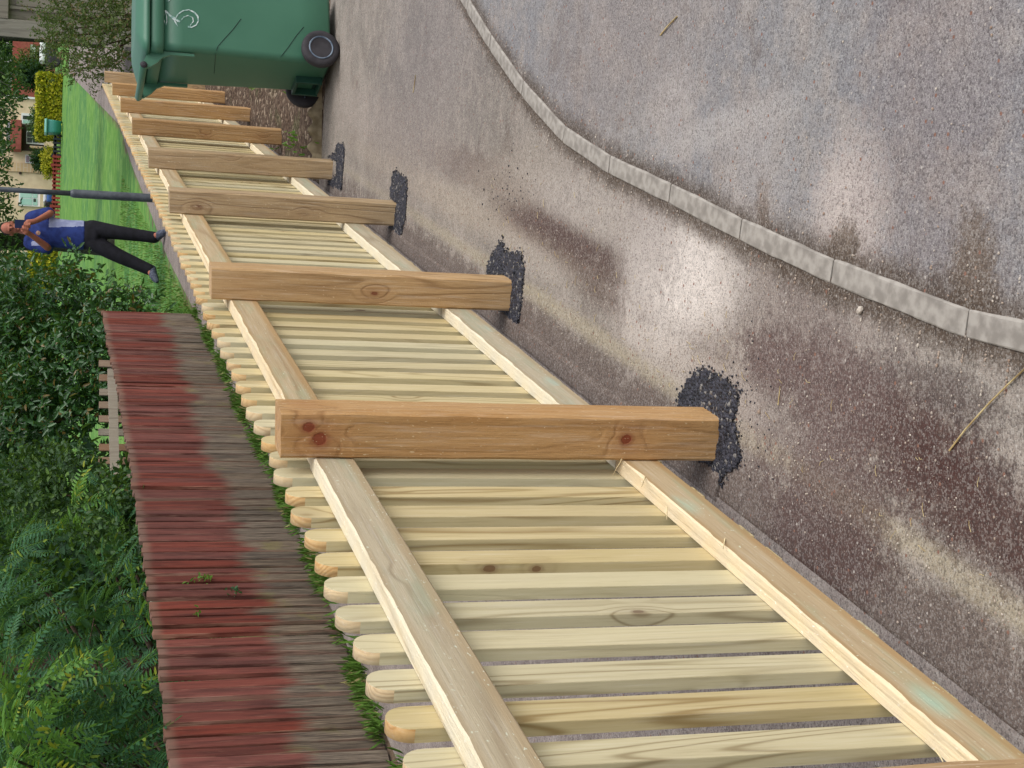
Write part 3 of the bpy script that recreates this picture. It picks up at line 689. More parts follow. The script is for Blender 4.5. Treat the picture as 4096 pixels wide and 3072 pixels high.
for sx in (-1, 1):
    bm = bmesh.new(); x = sx*.185; prof = [(-.02,.74),(-.034,.74),(-.036,.86),(-.055,.90),(-.085,.925),(-.115,.965),(-.12,.99),(-.1,1.0),(-.02,.965)]
    vs = [[bm.verts.new((x+o_, y, z)) for y, z in prof] for o_ in (-.008, .008)]
    bm.faces.new(vs[0]); bm.faces.new(vs[1][::-1])
    for k in range(len(prof)): bm.faces.new((vs[0][k], vs[0][(k+1)%len(prof)], vs[1][(k+1)%len(prof)], vs[1][k]))
    bmesh.ops.recalc_face_normals(bm, faces=bm.faces); link('handle_bracket', from_bm(bm), M_GREENP, bin_)
bm = bmesh.new(); tube(bm, [(-.222,-.108,.992),(-.2,-.108,.992),(0,-.108,.992),(.2,-.108,.992),(.205,-.108,.992)], [.012,.019,.018,.019,.014], 14)
hd = link('handle', from_bm(bm), M_GREENP, bin_)
bm = bmesh.new(); lathe(bm, [(.016,0),(.018,.004),(.014,.012),(.004,.014)], 14, Matrix.Translation((.203,-.108,.992)) @ Matrix.Rotation(PI/2, 4, 'Y'))
link('hinge_pin', from_bm(bm), M_RUBBER, hd)
for sx in (-1, 1):
    wx = .245 if sx > 0 else -.275; bm = bmesh.new(); T = Matrix.Translation((wx, .045, .1)) @ Matrix.Rotation(sx*PI/2, 4, 'Y')
    lathe(bm, [(.062,-.024),(.09,-.024),(.0985,-.016),(.1,-.006),(.1,.006),(.0985,.016),(.09,.024),(.075,.025),(.064,.022)], 36, T)
    wl = bpy.data.objects.new('wheel', from_bm(bm)); C.objects.link(wl); wl.parent = bin_; wl.data.materials.append(M_RUBBER)
    bm = bmesh.new(); lathe(bm, [(.058,-.02),(.0645,-.026),(.0645,.024),(.062,.028),(.058,.026),(.054,.017),(.03,.012),(.018,.013),(.014,.02),(.006,.021)], 32, T)
    link('rim', from_bm(bm), M_HUB if sx > 0 else M_RUBBER, wl)
    if sx < 0:
        bm = bmesh.new()
        for k in range(8):
            a = k*PI/4; tube(bm, [(wx+.03, .045+.012*math.cos(a), .1+.012*math.sin(a)), (wx+.03, .045+.058*math.cos(a), .1+.058*math.sin(a))], .004, 5)
        link('spoke', from_bm(bm), M_HUB, wl)
bm = bmesh.new(); tube(bm, [(-.26,.045,.1),(.23,.045,.1)], .011, 10); link('axle', from_bm(bm), M_RUBBER, bin_)
bm = bmesh.new()   # axle housing: an open box on the back
bx(bm, -.15, -.135, -.045, .02, .05, .19, .003); bx(bm, .0, .015, -.045, .02, .05, .19, .003); bx(bm, -.135, 0, -.04, .02, .05, .062, .002); bx(bm, -.135, 0, -.045, .02, .175, .19, .002)
link('axle_housing', from_bm(bm), M_GREEND, bin_)
link('recess_shade', box_me(-.134,-.001,-.006,.0,.063,.174), M_LINE, bin_)  # dark plate stands in for the shade inside the open housing
def side_pt(x, y, off=.0015):
    z = .5
    for _ in range(4):
        X = hw(z)+off; o3 = Mbi @ ORG; r3 = (Mbi.to_3x3() @ ray(x, y)); k = (X-o3.x)/r3.x; P = o3+r3*k; z = P.z
    return P
def back_pt(x, y, off=.0015):
    z = .5
    for _ in range(4):
        Y = -.005-.012*z-off; o3 = Mbi @ ORG; r3 = (Mbi.to_3x3() @ ray(x, y)); k = (Y-o3.y)/r3.y; P = o3+r3*k; z = P.z
    return P
zb = lambda a, b: (500+a/2.458, b/2.458)
bm = bmesh.new(); sp = [side_pt(*zb(a, b)) for a, b in ((1140,185),(1060,290),(960,400),(912,455),(897,500))]
tube(bm, sp, .0015, 5)
sp2 = [side_pt(*zb(a, b)) for a, b in ((1755,265),(1680,355),(1600,470),(1530,560))]
tube(bm, sp2, .0015, 5)
tube(bm, [back_pt(*zb(a, b)) for a, b in ((893,520),(886,600),(876,720))], .001, 5)
link('seam', from_bm(bm), M_LINE, bin_)
def stroke(bm, pts, wds):
    P = [side_pt(*zb(a, b), .0025) for a, b in pts]; prev = None
    fine = []; fw = []
    for i in range(len(P)-1):
        for k in range(6): fine.append(P[i].lerp(P[i+1], k/6)); fw.append(wds[i]*(1-k/6)+wds[i+1]*k/6)
    fine.append(P[-1]); fw.append(wds[-1])
    for i, p in enumerate(fine):
        d = (fine[min(i+1,len(fine)-1)]-fine[max(i-1,0)]).normalized(); s = d.cross(Vector((1,0,0))).normalized()*fw[i]*(1+.35*mnoise.noise(p*90))
        a, b = bm.verts.new(p+s), bm.verts.new(p-s)
        if prev: bm.faces.new((prev[0], a, b, prev[1]))
        prev = (a, b)
bm = bmesh.new()
stroke(bm, [(395,100),(440,150),(480,180),(540,215)], [.003,.005,.007,.005])
stroke(bm, [(500,175),(520,140),(570,105),(630,95),(680,120),(715,160),(722,205),(700,245),(655,268),(618,262)], [.002,.0028,.003,.003,.004,.004,.003,.003,.003,.005])
stroke(bm, [(550,200),(575,168),(620,152),(665,172),(672,210),(640,250)], [.0015,.002,.0022,.002,.002,.002])
stroke(bm, [(385,135),(380,175),(395,240)], [.001,.0016,.001]); stroke(bm, [(395,110),(410,160),(412,210),(405,245)], [.001,.0014,.0016,.001])
stroke(bm, [(400,8),(430,12),(440,-6),(420,-25)], [.001,.0015,.0015,.001])
stroke(bm, [(480,190),(505,235),(520,260)], [.002,.003,.001])
link('painted_number', from_bm(bm), M_PAINT, bin_)

# ------------------------------------------------------------------ foliage
def leaf_arrays(P, Dr, Nn, L, W, fold=.25, curl=.1):
    """oval leaves: two folded quads each"""
    n = len(P); Dr = Dr/np.linalg.norm(Dr, axis=1)[:,None]; Sd = np.cross(Dr, Nn); Sd /= (np.linalg.norm(Sd, axis=1)[:,None]+1e-9); Up = np.cross(Sd, Dr)
    L = L[:,None]; W = W[:,None]; V = np.empty((n,6,3))
    V[:,0] = P; V[:,1] = P + Dr*L*.3 + Sd*W*.46 + Up*W*fold; V[:,2] = P + Dr*L*.72 + Sd*W*.36 + Up*(W*fold*.8 - L*curl*.4)
    V[:,3] = P + Dr*L - Up*L*curl; V[:,4] = P + Dr*L*.72 - Sd*W*.36 + Up*(W*fold*.8 - L*curl*.4); V[:,5] = P + Dr*L*.3 - Sd*W*.46 + Up*W*fold
    b = np.arange(n)[:,None]*6
    Fq = np.concatenate([b+np.array([[0,1,2,3]]), b+np.array([[0,3,4,5]])], 0)
    return V.reshape(-1,3), Fq
def np_mesh(V, Fq, name='leaves'):
    me = bpy.data.meshes.new(name); me.vertices.add(len(V)); me.vertices.foreach_set('co', V.astype(np.float32).ravel())
    me.loops.add(Fq.size); me.loops.foreach_set('vertex_index', Fq.astype(np.int32).ravel())
    me.polygons.add(len(Fq)); me.polygons.foreach_set('loop_start', np.arange(0, Fq.size, 4, dtype=np.int32)); me.polygons.foreach_set('loop_total', np.full(len(Fq), 4, dtype=np.int32))
    me.update(calc_edges=True); me.validate(); return me
def rnd_dir(n):
    v = rng.normal(size=(n,3)); return v/np.linalg.norm(v, axis=1)[:,None]
def blob_leaves(blobs_, n, L, W, droop=-.2, shell=.55, sprig=7, out=.8):
    """leaves gathered in sprigs through a union of ellipsoids (centre, radii)"""
    vol = np.array([r[0]*r[1]*r[2] for c, r in blobs_])**.67; vol = vol/vol.sum(); ns = n//sprig
    idx = rng.choice(len(blobs_), ns, p=vol); u = rnd_dir(ns); rad = 1 - rng.random(ns)**1.6*shell
    Cn = np.array([c for c, r in blobs_])[idx]; R = np.array([r for c, r in blobs_])[idx]
    lump = 1 + .16*np.sin(u[:,0]*7+idx) * np.cos(u[:,2]*6+idx*2)
    P = Cn + u*R*(rad*lump)[:,None]
    tw = u + rng.normal(size=(ns,3))*.45 + np.array([0,0,.25]); tw /= np.linalg.norm(tw, axis=1)[:,None]
    P = np.repeat(P, sprig, 0); tw = np.repeat(tw, sprig, 0); uu = np.repeat(u, sprig, 0); k = np.tile(np.arange(sprig), ns)
    m_ = len(P); P = P + tw*(k*L*.38)[:,None]
    d = tw*.5 + rnd_dir(m_)*.8 + np.array([0,0,droop]); nn = uu*out + rnd_dir(m_)*.5 + np.array([0,0,.7])
    return leaf_arrays(P, d, nn, L*rng.uniform(.7,1.15,m_), W*rng.uniform(.75,1.15,m_))
def limb_mesh(base, tips, r0, n=7, seg=5):
    bm = bmesh.new()
    for tp in tips:
        b = Vector(base); e = Vector(tp); ps = []
        for k in range(seg+1):
            s = k/seg; p = b.lerp(e, s); wob = .06*(e-b).length*math.sin(s*PI)
            ps.append(p + Vector((mnoise.noise(p*2), mnoise.noise(p*2+Vector((5,0,0))), 0))*wob)
        tube(bm, ps, [r0*(1-.85*k/seg) for k in range(seg+1)], n)
    return from_bm(bm)
def plant(name, label, cat, base, blobs_, n, L, W, mat, trunk_r=.05, bark=M_BARK, group=None, tips=None, **kw):
    t = thing(name, label, cat, base, 0, group); b = np.array(base)
    bl = [(np.array(c)-b, r) for c, r in blobs_]
    V, Fq = blob_leaves(bl, n, L, W, **kw); o = link('crown', np_mesh(V, Fq), mat, t, smooth=False)
    tips = tips or [tuple(c) for c, r in bl]
    o2 = link('trunk', limb_mesh((0,0,-.05), tips, trunk_r), bark, t)
    return t
def fdep(y): return float(np.interp(y, [1300,1500,1700,1900,2100,2300,2500,2700,2900,3100], [14.25,12.41,10.98,9.85,8.93,8.17,7.53,6.98,6.51,6.1]))
def blob_f(x, y, ex, rx, ry, rz): return blob_px(x, y, fdep(y)+ry+.12+ex, rx, ry, rz)
def blob_px(x, y, d, rx, ry, rz): 
    p = at(x, y, d); return ((p.x, p.y, p.z), (rx, ry, rz))

# laurel hedge behind the far end of the red fence
lb = [blob_px(430,1290,15.4,.33,.5,.4), blob_px(300,1260,15.6,.5,.6,.4), blob_px(170,1230,15.8,.45,.6,.4), blob_px(40,1260,16,.5,.7,.5), blob_px(560,1330,15.2,.25,.4,.35), blob_px(300,1480,15.2,.5,.7,.55), blob_px(100,1500,15.6,.6,.7,.55), blob_px(480,1480,15,.5,.6,.4), blob_px(-120,1350,16,.7,.8,.6), blob_px(200,1700,14.8,.6,.7,.6), blob_px(20,1780,14.8,.55,.7,.5), blob_px(-120,1700,15,.8,.8,.6), blob_px(640,1400,15,.3,.4,.3), blob_px(300,1080,16.2,.14,.3,.16), blob_px(560,1240,15.6,.16,.3,.14)]
bb = gnd(760, 1500)
plant('laurel_bush', 'dark glossy laurel bush spilling over the far end of the red board fence', 'bush', (bb.x, bb.y+1.5, 0), lb, 19000, .085, .038, M_LAUREL, .05, shell=.7, sprig=7)
# pinnate shrub
def pinnate(name, label, cat, base, blobs_, n, L, mat, extra=None):
    t = thing(name, label, cat, base, 0); b = np.array(base); AV_, AF_ = [], []; off = 0
    bm = bmesh.new()
    vol = np.array([r[0]*r[1]*r[2] for c, r in blobs_])**.67; vol /= vol.sum(); idx = rng.choice(len(blobs_), n, p=vol)
    Ps, Ds, Ns, Ls, Ws = [], [], [], [], []
    for i in range(n):
        c, r = blobs_[idx[i]]; u = rnd_dir(1)[0]; rad = 1 - rng.random()**1.5*.6
        P = np.array(c)-b + u*np.array(r)*rad; d = u*.7 + rng.normal(size=3)*.5 + np.array([.1,-.25,-.15]); d /= np.linalg.norm(d)
        up = np.array([0,0,1.]) + rng.normal(size=3)*.35 + u*.35; s = np.cross(d, up); s /= np.linalg.norm(s); up = np.cross(s, d)
        Lr = L*rng.uniform(.65,1.2); npair = 8; sag = rng.uniform(.12,.4)
        for k in range(npair):
            f = .18 + .8*k/npair; q = P + d*Lr*f - np.array([0,0,1.])*sag*Lr*f*f; ll = Lr*.27*(1-.45*abs(f-.45)*1.5)
            for sg in (-1, 1):
                Ps.append(q); Ds.append(d*.45 + s*sg*.9 - up*.1); Ns.append(up + rng.normal(size=3)*.15); Ls.append(ll); Ws.append(ll*.3)
        q = P + d*Lr - np.array([0,0,1.])*sag*Lr; Ps.append(q); Ds.append(d); Ns.append(up); Ls.append(Lr*.2); Ws.append(Lr*.065)
        tube(bm, [P, P+d*Lr*.5-np.array([0,0,.25])*sag*Lr, q], [.0022,.0018,.001], 3, cap=False)
    V, Fq = leaf_arrays(np.array(Ps), np.array(Ds), np.array(Ns), np.array(Ls), np.array(Ws), .15, .08)
    link('foliage', np_mesh(V, Fq), mat, t)
    tag(link('stem', from_bm(bm), M_LIME, t), kind='stuff')
    tips = [tuple(np.array(c)-b) for c, r in blobs_]
    link('trunk', limb_mesh((0,0,-.05), tips, .035), M_BARK, t)
    return t
sb = [blob_f(600,2350,-.3,.05,.1,.05), blob_f(540,2120,.05,.1,.2,.08), blob_f(480,2330,.1,.16,.3,.14), blob_f(490,2480,.12,.12,.25,.1), blob_f(560,2720,.1,.13,.25,.1), blob_f(470,2880,.12,.16,.3,.12), blob_f(530,3060,.12,.2,.3,.14), blob_f(380,2500,.2,.18,.35,.14), blob_f(90,2480,.12,.22,.35,.14), blob_f(60,2800,-.2,.24,.35,.16), blob_f(200,2760,-.6,.1,.2,.12), blob_f(110,2980,-.5,.18,.25,.16), blob_f(300,2950,.1,.2,.35,.14), blob_f(400,2680,.5,.18,.3,.12), blob_f(-60,2600,0,.35,.4,.2), blob_f(40,2200,.1,.2,.4,.12), blob_f(430,2050,.3,.2,.4,.14), blob_f(260,3120,-.2,.3,.4,.25)]
q0 = gnd(1100, 2900)
pinnate('feathery_shrub', 'feathery compound-leaved green shrub leaning over the near red board fence', 'shrub', (q0.x-1.1, q0.y+.6, 0), sb, 600, .22, M_PINN)
pinnate('young_shoots', 'light green young shoots arching in front of the dark feathery shrub', 'shoots', (q0.x-.9, q0.y+.5, 0), [blob_f(150,2960,-.75,.10,.14,.05), blob_f(110,2830,-.75,.06,.1,.10), blob_f(190,2740,-.7,.07,.1,.04), blob_f(60,3040,-.7,.1,.1,.06), blob_f(500,2740,-.15,.06,.08,.06), blob_f(560,2440,-.1,.06,.08,.05), blob_f(300,2050,.2,.08,.1,.05)], 70, .24, leafm('young_leaf', srgb(70,120,54), srgb(104,148,64), srgb(150,160,50), .45, .85, .3, .35))
# round-leaved undergrowth between the two
ub = [blob_f(490,2000,.1,.2,.35,.14), blob_f(430,2120,.2,.2,.3,.14), blob_f(520,2200,.05,.12,.25,.1), blob_f(280,1960,.6,.3,.4,.2), blob_f(130,1950,.8,.35,.4,.22), blob_f(530,2080,.12,.12,.25,.08)]
plant('leafy_undergrowth', 'mid green round-leaved undergrowth between the laurel and the feathery shrub', 'bush', (ub[0][0][0]-.3, ub[0][0][1], 0), ub, 5200, .05, .03, M_TREEL, .02)
# dense dark backing trees
for i, (x, y, d, rx, rz, n) in enumerate(((60,2420,20,1.9,1.7,6000), (120,2700,17,2.2,1.9,7500), (60,3300,14,2.0,2.2,4000), (450,2450,13.5,1.5,.9,4200), (500,2950,11.5,1.3,.8,3800), (500,2250,17,1.4,.7,2400))):
    p = at(x, y, d)
    lab = ['dark tree behind the gap between laurel and feathery shrub', 'tall dark tree behind the middle of the feathery shrub', 'dark tree behind the feathery shrub at the near end of the red fence', 'low dark bush filling the space under the trees behind the middle boards', 'low dark bush behind the nearest red boards', 'low dark bush behind the brown spaced pickets'][i]
    plant('dark_tree' if i < 3 else 'dark_bush', lab, 'tree' if i < 3 else 'bush', (p.x, p.y, tz(p.x,p.y)), [((p.x,p.y,p.z), (rx,1.1,rz)), ((p.x-.5,p.y+.5,p.z+.6),(rx*.8,1,rz*.8)), ((p.x+.1,p.y+.2,p.z-.5),(rx*.8,.9,rz*.7))], n, .13, .06, M_DARKL, .12 if i < 3 else .04, M_BARK, shell=.9)
# bare reddish trunk seen among the shrubs
p = at(330, 2680, fdep(2680)+1.6); bm = bmesh.new()
tube(bm, [(0,0,-.1),(.02,0,.5),(-.03,.02,1.0),(.02,.05,1.6),(.06,.05,2.6)], [.11,.095,.085,.08,.06], 12)
tw = thing('bare_trunk', 'dark brown tree trunk standing among the feathery shrub', 'tree', (p.x, p.y, 0)); link('trunk', from_bm(bm), M_BARK, tw)
bm = bmesh.new()
for k in range(26):
    a = rng.random()*6.28; z = rng.uniform(.9, 2.4); l = rng.uniform(.3,.9); e = Vector((math.cos(a)*l, math.sin(a)*l, z+rng.uniform(-.1,.3)))
    tube(bm, [(0,0,z), e*.5+Vector((0,0,z*.5)), e], [.008,.005,.002], 4)
link('branch', from_bm(bm), M_BARK, tw)

# grass tufts at the foot of the red fence and path edge; weeds in the bed
def blades(pts, L, W, lean=.6):
    n = len(pts); P = np.array(pts); a = rng.random(n)*6.28; tilt = rng.random(n)*lean
    d = np.stack([np.cos(a)*tilt, np.sin(a)*tilt, np.ones(n)], 1); nn = np.stack([np.cos(a), np.sin(a), np.full(n,-.3)], 1)
    return leaf_arrays(P, d, nn, L*rng.uniform(.5,1.2,n), np.full(n, W), .05, .35)
pts_ = []
for k in range(7000):
    t = rng.uniform(5, 14.6); dens = .22+.6*math.sin(t*5.3)+.5*math.sin(t*13.1)
    if rng.random() > dens+.25: continue
    n = interp(RN, t) + .02 + abs(rng.normal())*.06; p = ftn(t, n); pts_.append((p.x, p.y, 0))
V, Fq = blades(pts_, .08, .0024, 1.9); tag(link('grass_tufts', np_mesh(V, Fq), M_GRASSB), 'rough green grass tufts along the foot of the red board fence', 'grass', kind='stuff')
pts_ = []
for k in range(16000):
    t = 14.7 + 11*rng.random()**2.2; n = -2.2 - abs(rng.normal())*2.2 - .1; p = ftn(t, n); 
    if p.x < -2.5: continue
    pts_.append((p.x, p.y, tz(p.x, p.y)-.01))
V, Fq = blades(pts_, .04, .008, 1.2); tag(link('lawn_grass', np_mesh(V, Fq), M_GRASSB), 'short green lawn grass along the verge where the person stands', 'grass', kind='stuff')
pts_ = []
for cx, cy, m_ in ((1190,560,24),(1150,300,40),(1020,300,50),(1250,600,10),(1090,600,24),(930,290,60),(830,270,60)):
    for k in range(int(m_*.8)):
        p = gnd(cx+rng.normal()*28, cy+rng.normal()*22); pts_.append((p.x+rng.normal()*.02, p.y+rng.normal()*.04, .03+tz(p.x,p.y)))
V, Fq = blades(pts_, .04, .016, 2.0); tag(link('weeds', np_mesh(V, Fq), M_LIME), 'small bright green weeds growing in the soil bed', 'weeds', kind='stuff')
# small sprigs poking through the red fence
for i, (x, y, lab) in enumerate(((800,2320,'yellowish weed sprig poking out between the red boards'), (930,2370,'blue-green weed sprig, farther down the red boards'), (790,2458,'single small leaf sprig low on the red boards, nearest of the three'))):
    r = ray(x, y); k = (FA*NN.x + -2.375 - NN.dot(ORG))/NN.dot(r) if False else None
    kk = ((Vector((FA,0,0)).dot(NN) - 2.18) - NN.dot(ORG))/NN.dot(r); P = ORG + r*kk
    n = 26 if i < 2 else 8; Pn = np.array([(rng.normal()*.014, rng.normal()*.02, rng.normal()*(.03 if i < 2 else .01)) for _ in range(n)])
    V, Fq = leaf_arrays(Pn, rnd_dir(n)+np.array([.6,-.5,.3]), rnd_dir(n)+np.array([.5,-.5,.5]), np.full(n,.028), np.full(n,.013))
    tag(link('weed_sprig', np_mesh(V, Fq), M_LIME if i != 1 else M_PINN, loc=P), lab, 'weed', 'weed sprigs growing through the red fence')

# privet behind the bin
pb = [blob_px(300,80,16.5,.55,.6,.5), blob_px(420,180,16,.5,.5,.42), blob_px(330,260,16.5,.3,.4,.38), blob_px(470,80,15.8,.5,.5,.4), blob_px(250,120,17,.4,.5,.3), blob_px(440,280,16.4,.16,.3,.22), blob_px(520,-80,15.8,.6,.5,.7), blob_px(650,60,15.6,.6,.5,.5), blob_px(300,-150,16.5,.7,.6,.7), blob_px(200,170,17.2,.16,.3,.14), blob_px(700,200,15.8,.3,.4,.4)]
p = gnd(760, 100)
plant('privet_bush', 'loose olive green privet bush with brown twigs behind the green bin', 'bush', (pb[0][0][0]+.2, pb[0][0][1], .05), pb, 13500, .045, .02, M_BUSHL, .03, shell=.8, sprig=6)

# ------------------------------------------------------------------ grey shed, top right of the upright view
sp_ = at(300, 170, 21.5); sp0 = at(0, 160, 21.5)
sh = thing('garden_shed', 'weathered grey timber shed half hidden behind the privet bush', 'shed', (sp_.x, sp_.y, tz(sp_.x, sp_.y)), math.radians(-12))
zb0 = tz(sp_.x, sp_.y); top = sp0.z - zb0
link('corner_post', box_me(0,.25,-.02,.1,0,2.9,.01), M_SHED, sh)
link('beam', box_me(.252,4,-.03,.1,top-.12,top+.1,.01), M_SHED, sh)
link('wall_panel', box_me(.252,4,.1,.14,0,2.9), M_SHED, sh)
bm = bmesh.new(); bx(bm, .40, .44, .04, .098, .0, top-.13); 
for k in range(14): bx(bm, .45+k*.2, .64+k*.2, .06, .09, 0, top-.22, .004)
link('door', from_bm(bm), M_SHED, sh)
link('side_wall', box_me(.06,.1,.1,3,0,2.9), M_SHED, sh)
bm = bmesh.new(); bx(bm, -.1, 4.2, -.15, 3.1, 2.9, 3.0, .01); link('roof', from_bm(bm), M_WEATHER, sh)

# ------------------------------------------------------------------ lamp post
lp = hit(648, 795); dl = (lp-ORG).dot(FW); k_ = dl/F_PX
lm = thing('street_lamp', 'dark grey street lamp post with thicker base beside the person', 'street lamp', lp)
M_LAMP = simple('grey_painted_steel', srgb(84,90,98), .5, c2=srgb(66,70,78), sc=12, spec=.5)
bm = bmesh.new(); R1 = 17*k_; R2 = 10.5*k_; ztop = (at(280, 772, dl).z - lp.z)
lathe(bm, [(R1*1.05,-.1),(R1*1.05,.02),(R1,.05),(R1,ztop-.04),(R1*.8,ztop)], 20); link('base', from_bm(bm), M_LAMP, lm)
bm = bmesh.new(); lathe(bm, [(R2,ztop),(R2*.98,ztop+.4),(R2*.85,5.2)], 18); link('shaft', from_bm(bm), M_LAMP, lm)
bm = bmesh.new(); bx(bm, -.03, .5, -.08, .08, 5.2, 5.3, .03); link('lantern', from_bm(bm), M_LAMP, lm)

# ------------------------------------------------------------------ person
M_SKIN = simple('skin', srgb(160,100,80), .55, c2=srgb(170,104,84), sc=14)
M_SHIRT = simple('blue_polo_cloth', srgb(36,54,116), .85, c2=srgb(26,40,94), sc=16)
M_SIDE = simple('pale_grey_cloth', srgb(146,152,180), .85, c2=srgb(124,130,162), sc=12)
M_TROU = simple('black_cloth', srgb(28,28,36), .9, c2=srgb(20,20,26), sc=14)
M_SHOE = simple('dark_grey_shoe', srgb(52,58,74), .7, c2=srgb(90,96,112), sc=40)
M_HAIR = simple('short_dark_hair', srgb(54,46,42), .9, c2=srgb(36,30,28), sc=60)
M_PHONE = simple('navy_phone_case', srgb(24,36,74), .45)
PD = 17.5; U1 = PD/F_PX
pr = thing('person', 'person in blue polo shirt and black trousers photographing with a phone beside the lamp post', 'person', (at(650, 1010, PD).x, at(650, 1010, PD).y, tz(0, 17.2)))
PO = Vector(pr.location)
def J(x, y, dy=0): return at(x, y, PD+dy) - PO
hc = J(44, 914, -.02)       # head centre
neck = J(92, 922, .02); chest = J(150, 925, .02); waist = J(310, 940, 0); pel = J(345, 942, 0)
shR = J(122, 872, .02); shL = J(118, 972, .02)      # as seen: R to the viewer's right
elR = J(214, 848, -.05); wrR = J(140, 886, -.3); elL = J(205, 1000, -.05); wrL = J(118, 935, -.3)
hipR = J(352, 915, 0); knR = J(468, 930, -.02); anR = J(612, 948, 0); hipL = J(352, 968, 0); knL = J(470, 1022, -.02); anL = J(592, 1074, 0)
toR = J(655, 930, -.12); toL = J(622, 1118, -.1)
def ell(bm, c, r, sub=3, rot=0): bmesh.ops.create_icosphere(bm, subdivisions=sub, radius=1, matrix=Matrix.Translation(c) @ Matrix.Rotation(rot, 4, 'X') @ Matrix.Diagonal((*r, 1)))
def limb(bm, pts, rs, n=14):
    P = [Vector(p) for p in pts]; fine, fr = [], []
    for i in range(len(P)-1):
        for k in range(5): fine.append(P[i].lerp(P[i+1], k/5)); fr.append(rs[i]*(1-k/5)+rs[i+1]*k/5)
    fine.append(P[-1]); fr.append(rs[-1])
    for _ in range(2):
        fine = [fine[0]] + [(fine[i-1]+fine[i]*2+fine[i+1])/4 for i in range(1, len(fine)-1)] + [fine[-1]]
    tube(bm, fine, fr, n); ell(bm, P[0], (rs[0],)*3, 2); ell(bm, P[-1], (rs[-1],)*3, 2)
def torso(bm, secs):                       # (centre, half width, half depth)
    rg = []
    for c, a, b in secs: rg.append([bm.verts.new(c + Vector((a*math.cos(k*PI/12), b*math.sin(k*PI/12), 0))) for k in range(24)])
    for i in range(len(rg)-1):
        for k in range(24): bm.faces.new((rg[i][k], rg[i][(k+1)%24], rg[i+1][(k+1)%24], rg[i+1][k]))
    bm.faces.new(rg[0]); bm.faces.new(rg[-1])
def fuse(bm, vox, it=4):
    bmesh.ops.recalc_face_normals(bm, faces=bm.faces)
    o = bpy.data.objects.new('r', from_bm(bm)); C.objects.link(o); rm = o.modifiers.new('r', 'REMESH'); rm.mode = 'VOXEL'; rm.voxel_size = vox; rm.use_smooth_shade = True
    sm = o.modifiers.new('sm', 'SMOOTH'); sm.iterations = it; sm.factor = .5
    dg = bpy.context.evaluated_depsgraph_get(); dg.update(); out = bpy.data.meshes.new_from_object(o.evaluated_get(dg)); bpy.data.objects.remove(o); out.materials.clear(); return out
bm = bmesh.new()
torso(bm, [(J(372,941,0),.11,.085),(J(340,941,0),.145,.10),(J(290,939,0),.135,.095),(J(220,932,0),.145,.10),(J(160,926,.01),.165,.105),(J(128,923,.02),.14,.085),(J(112,922,.02),.07,.06)])
limb(bm, [J(120,922,.02), J(84,917,.0)], [.06,.055])
limb(bm, [shR, elR, wrR, J(112,890,-.34)], [.055,.045,.031,.036]); limb(bm, [shL, elL, wrL, J(104,928,-.34)], [.055,.045,.031,.036])
limb(bm, [hipR, knR, anR], [.085,.058,.042]); limb(bm, [hipL, knL, anL], [.085,.058,.042]); limb(bm, [anR, toR], [.04,.03]); limb(bm, [anL, toL], [.04,.03])
ell(bm, hc + Vector((0,0,.022)), (.076,.092,.098)); ell(bm, hc + Vector((0,-.02,-.05)), (.056,.065,.068))
ell(bm, hc + Vector((0,-.1,-.012)), (.013,.02,.024), 2, .3); ell(bm, hc + Vector((0,-.082,.018)), (.05,.02,.012), 2); ell(bm, hc + Vector((0,-.083,-.052)), (.024,.014,.008), 2); ell(bm, hc + Vector((0,-.075,-.088)), (.026,.02,.02), 2)
for s in (-1, 1): ell(bm, hc + Vector((s*.078,0,-.008)), (.01,.02,.03), 2)
for s, base in ((1, J(112,890,-.34)), (-1, J(104,928,-.34))):
    for k in range(4):
        b0 = base + Vector((0, -.02, .035-.021*k)); inn_ = -s; ln = (.075,.085,.08,.065)[k]
        tube(bm, [b0, b0+Vector((inn_*ln*.45,-.025,.006)), b0+Vector((inn_*ln*.8,-.012,.004)), b0+Vector((inn_*ln*.95,.008,0))], [.0095,.009,.0085,.0075], 8)
    tube(bm, [base+Vector((0,.01,.03)), base+Vector((-s*.02,.035,.05)), base+Vector((-s*.045,.04,.06))], [.012,.011,.009], 8)
link('body', fuse(bm, .0065, 2), M_SKIN, pr, smooth=True)
bm = bmesh.new()                           # polo shirt, sleeves to above the elbow
torso(bm, [(J(338,941,0),.175,.128),(J(325,941,0),.178,.13),(J(280,938,0),.172,.128),(J(215,931,0),.175,.13),(J(160,926,.01),.19,.13),(J(130,923,.02),.165,.108),(J(112,922,.02),.10,.078),(J(102,921,.02),.07,.068)])
for a, b in ((shR, elR), (shL, elL)):
    e = a.lerp(b, .78); limb(bm, [a.lerp(J(150,923,.02), .25), a, e], [.09,.083,.078])
shm = fuse(bm, .011, 3)
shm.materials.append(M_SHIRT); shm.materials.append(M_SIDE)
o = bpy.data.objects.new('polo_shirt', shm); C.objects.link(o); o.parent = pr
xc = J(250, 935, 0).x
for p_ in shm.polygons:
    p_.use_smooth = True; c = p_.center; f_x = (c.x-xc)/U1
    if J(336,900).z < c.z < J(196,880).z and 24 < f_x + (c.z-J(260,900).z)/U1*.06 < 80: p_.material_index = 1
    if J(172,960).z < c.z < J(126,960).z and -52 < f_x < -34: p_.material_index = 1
bm = bmesh.new(); lathe(bm, [(.001,0),(.026,.001),(.027,.003),(.02,.004),(.001,.005)], 20, Matrix.Translation(J(153, 932, -.146)) @ Matrix.Rotation(PI/2, 4, 'X'))
M_BADGE = simple('badge_thread', srgb(214,196,170), .8, c2=srgb(150,60,60), sc=60)
link('badge', from_bm(bm), M_BADGE, o)
bm = bmesh.new()                           # loose black trousers
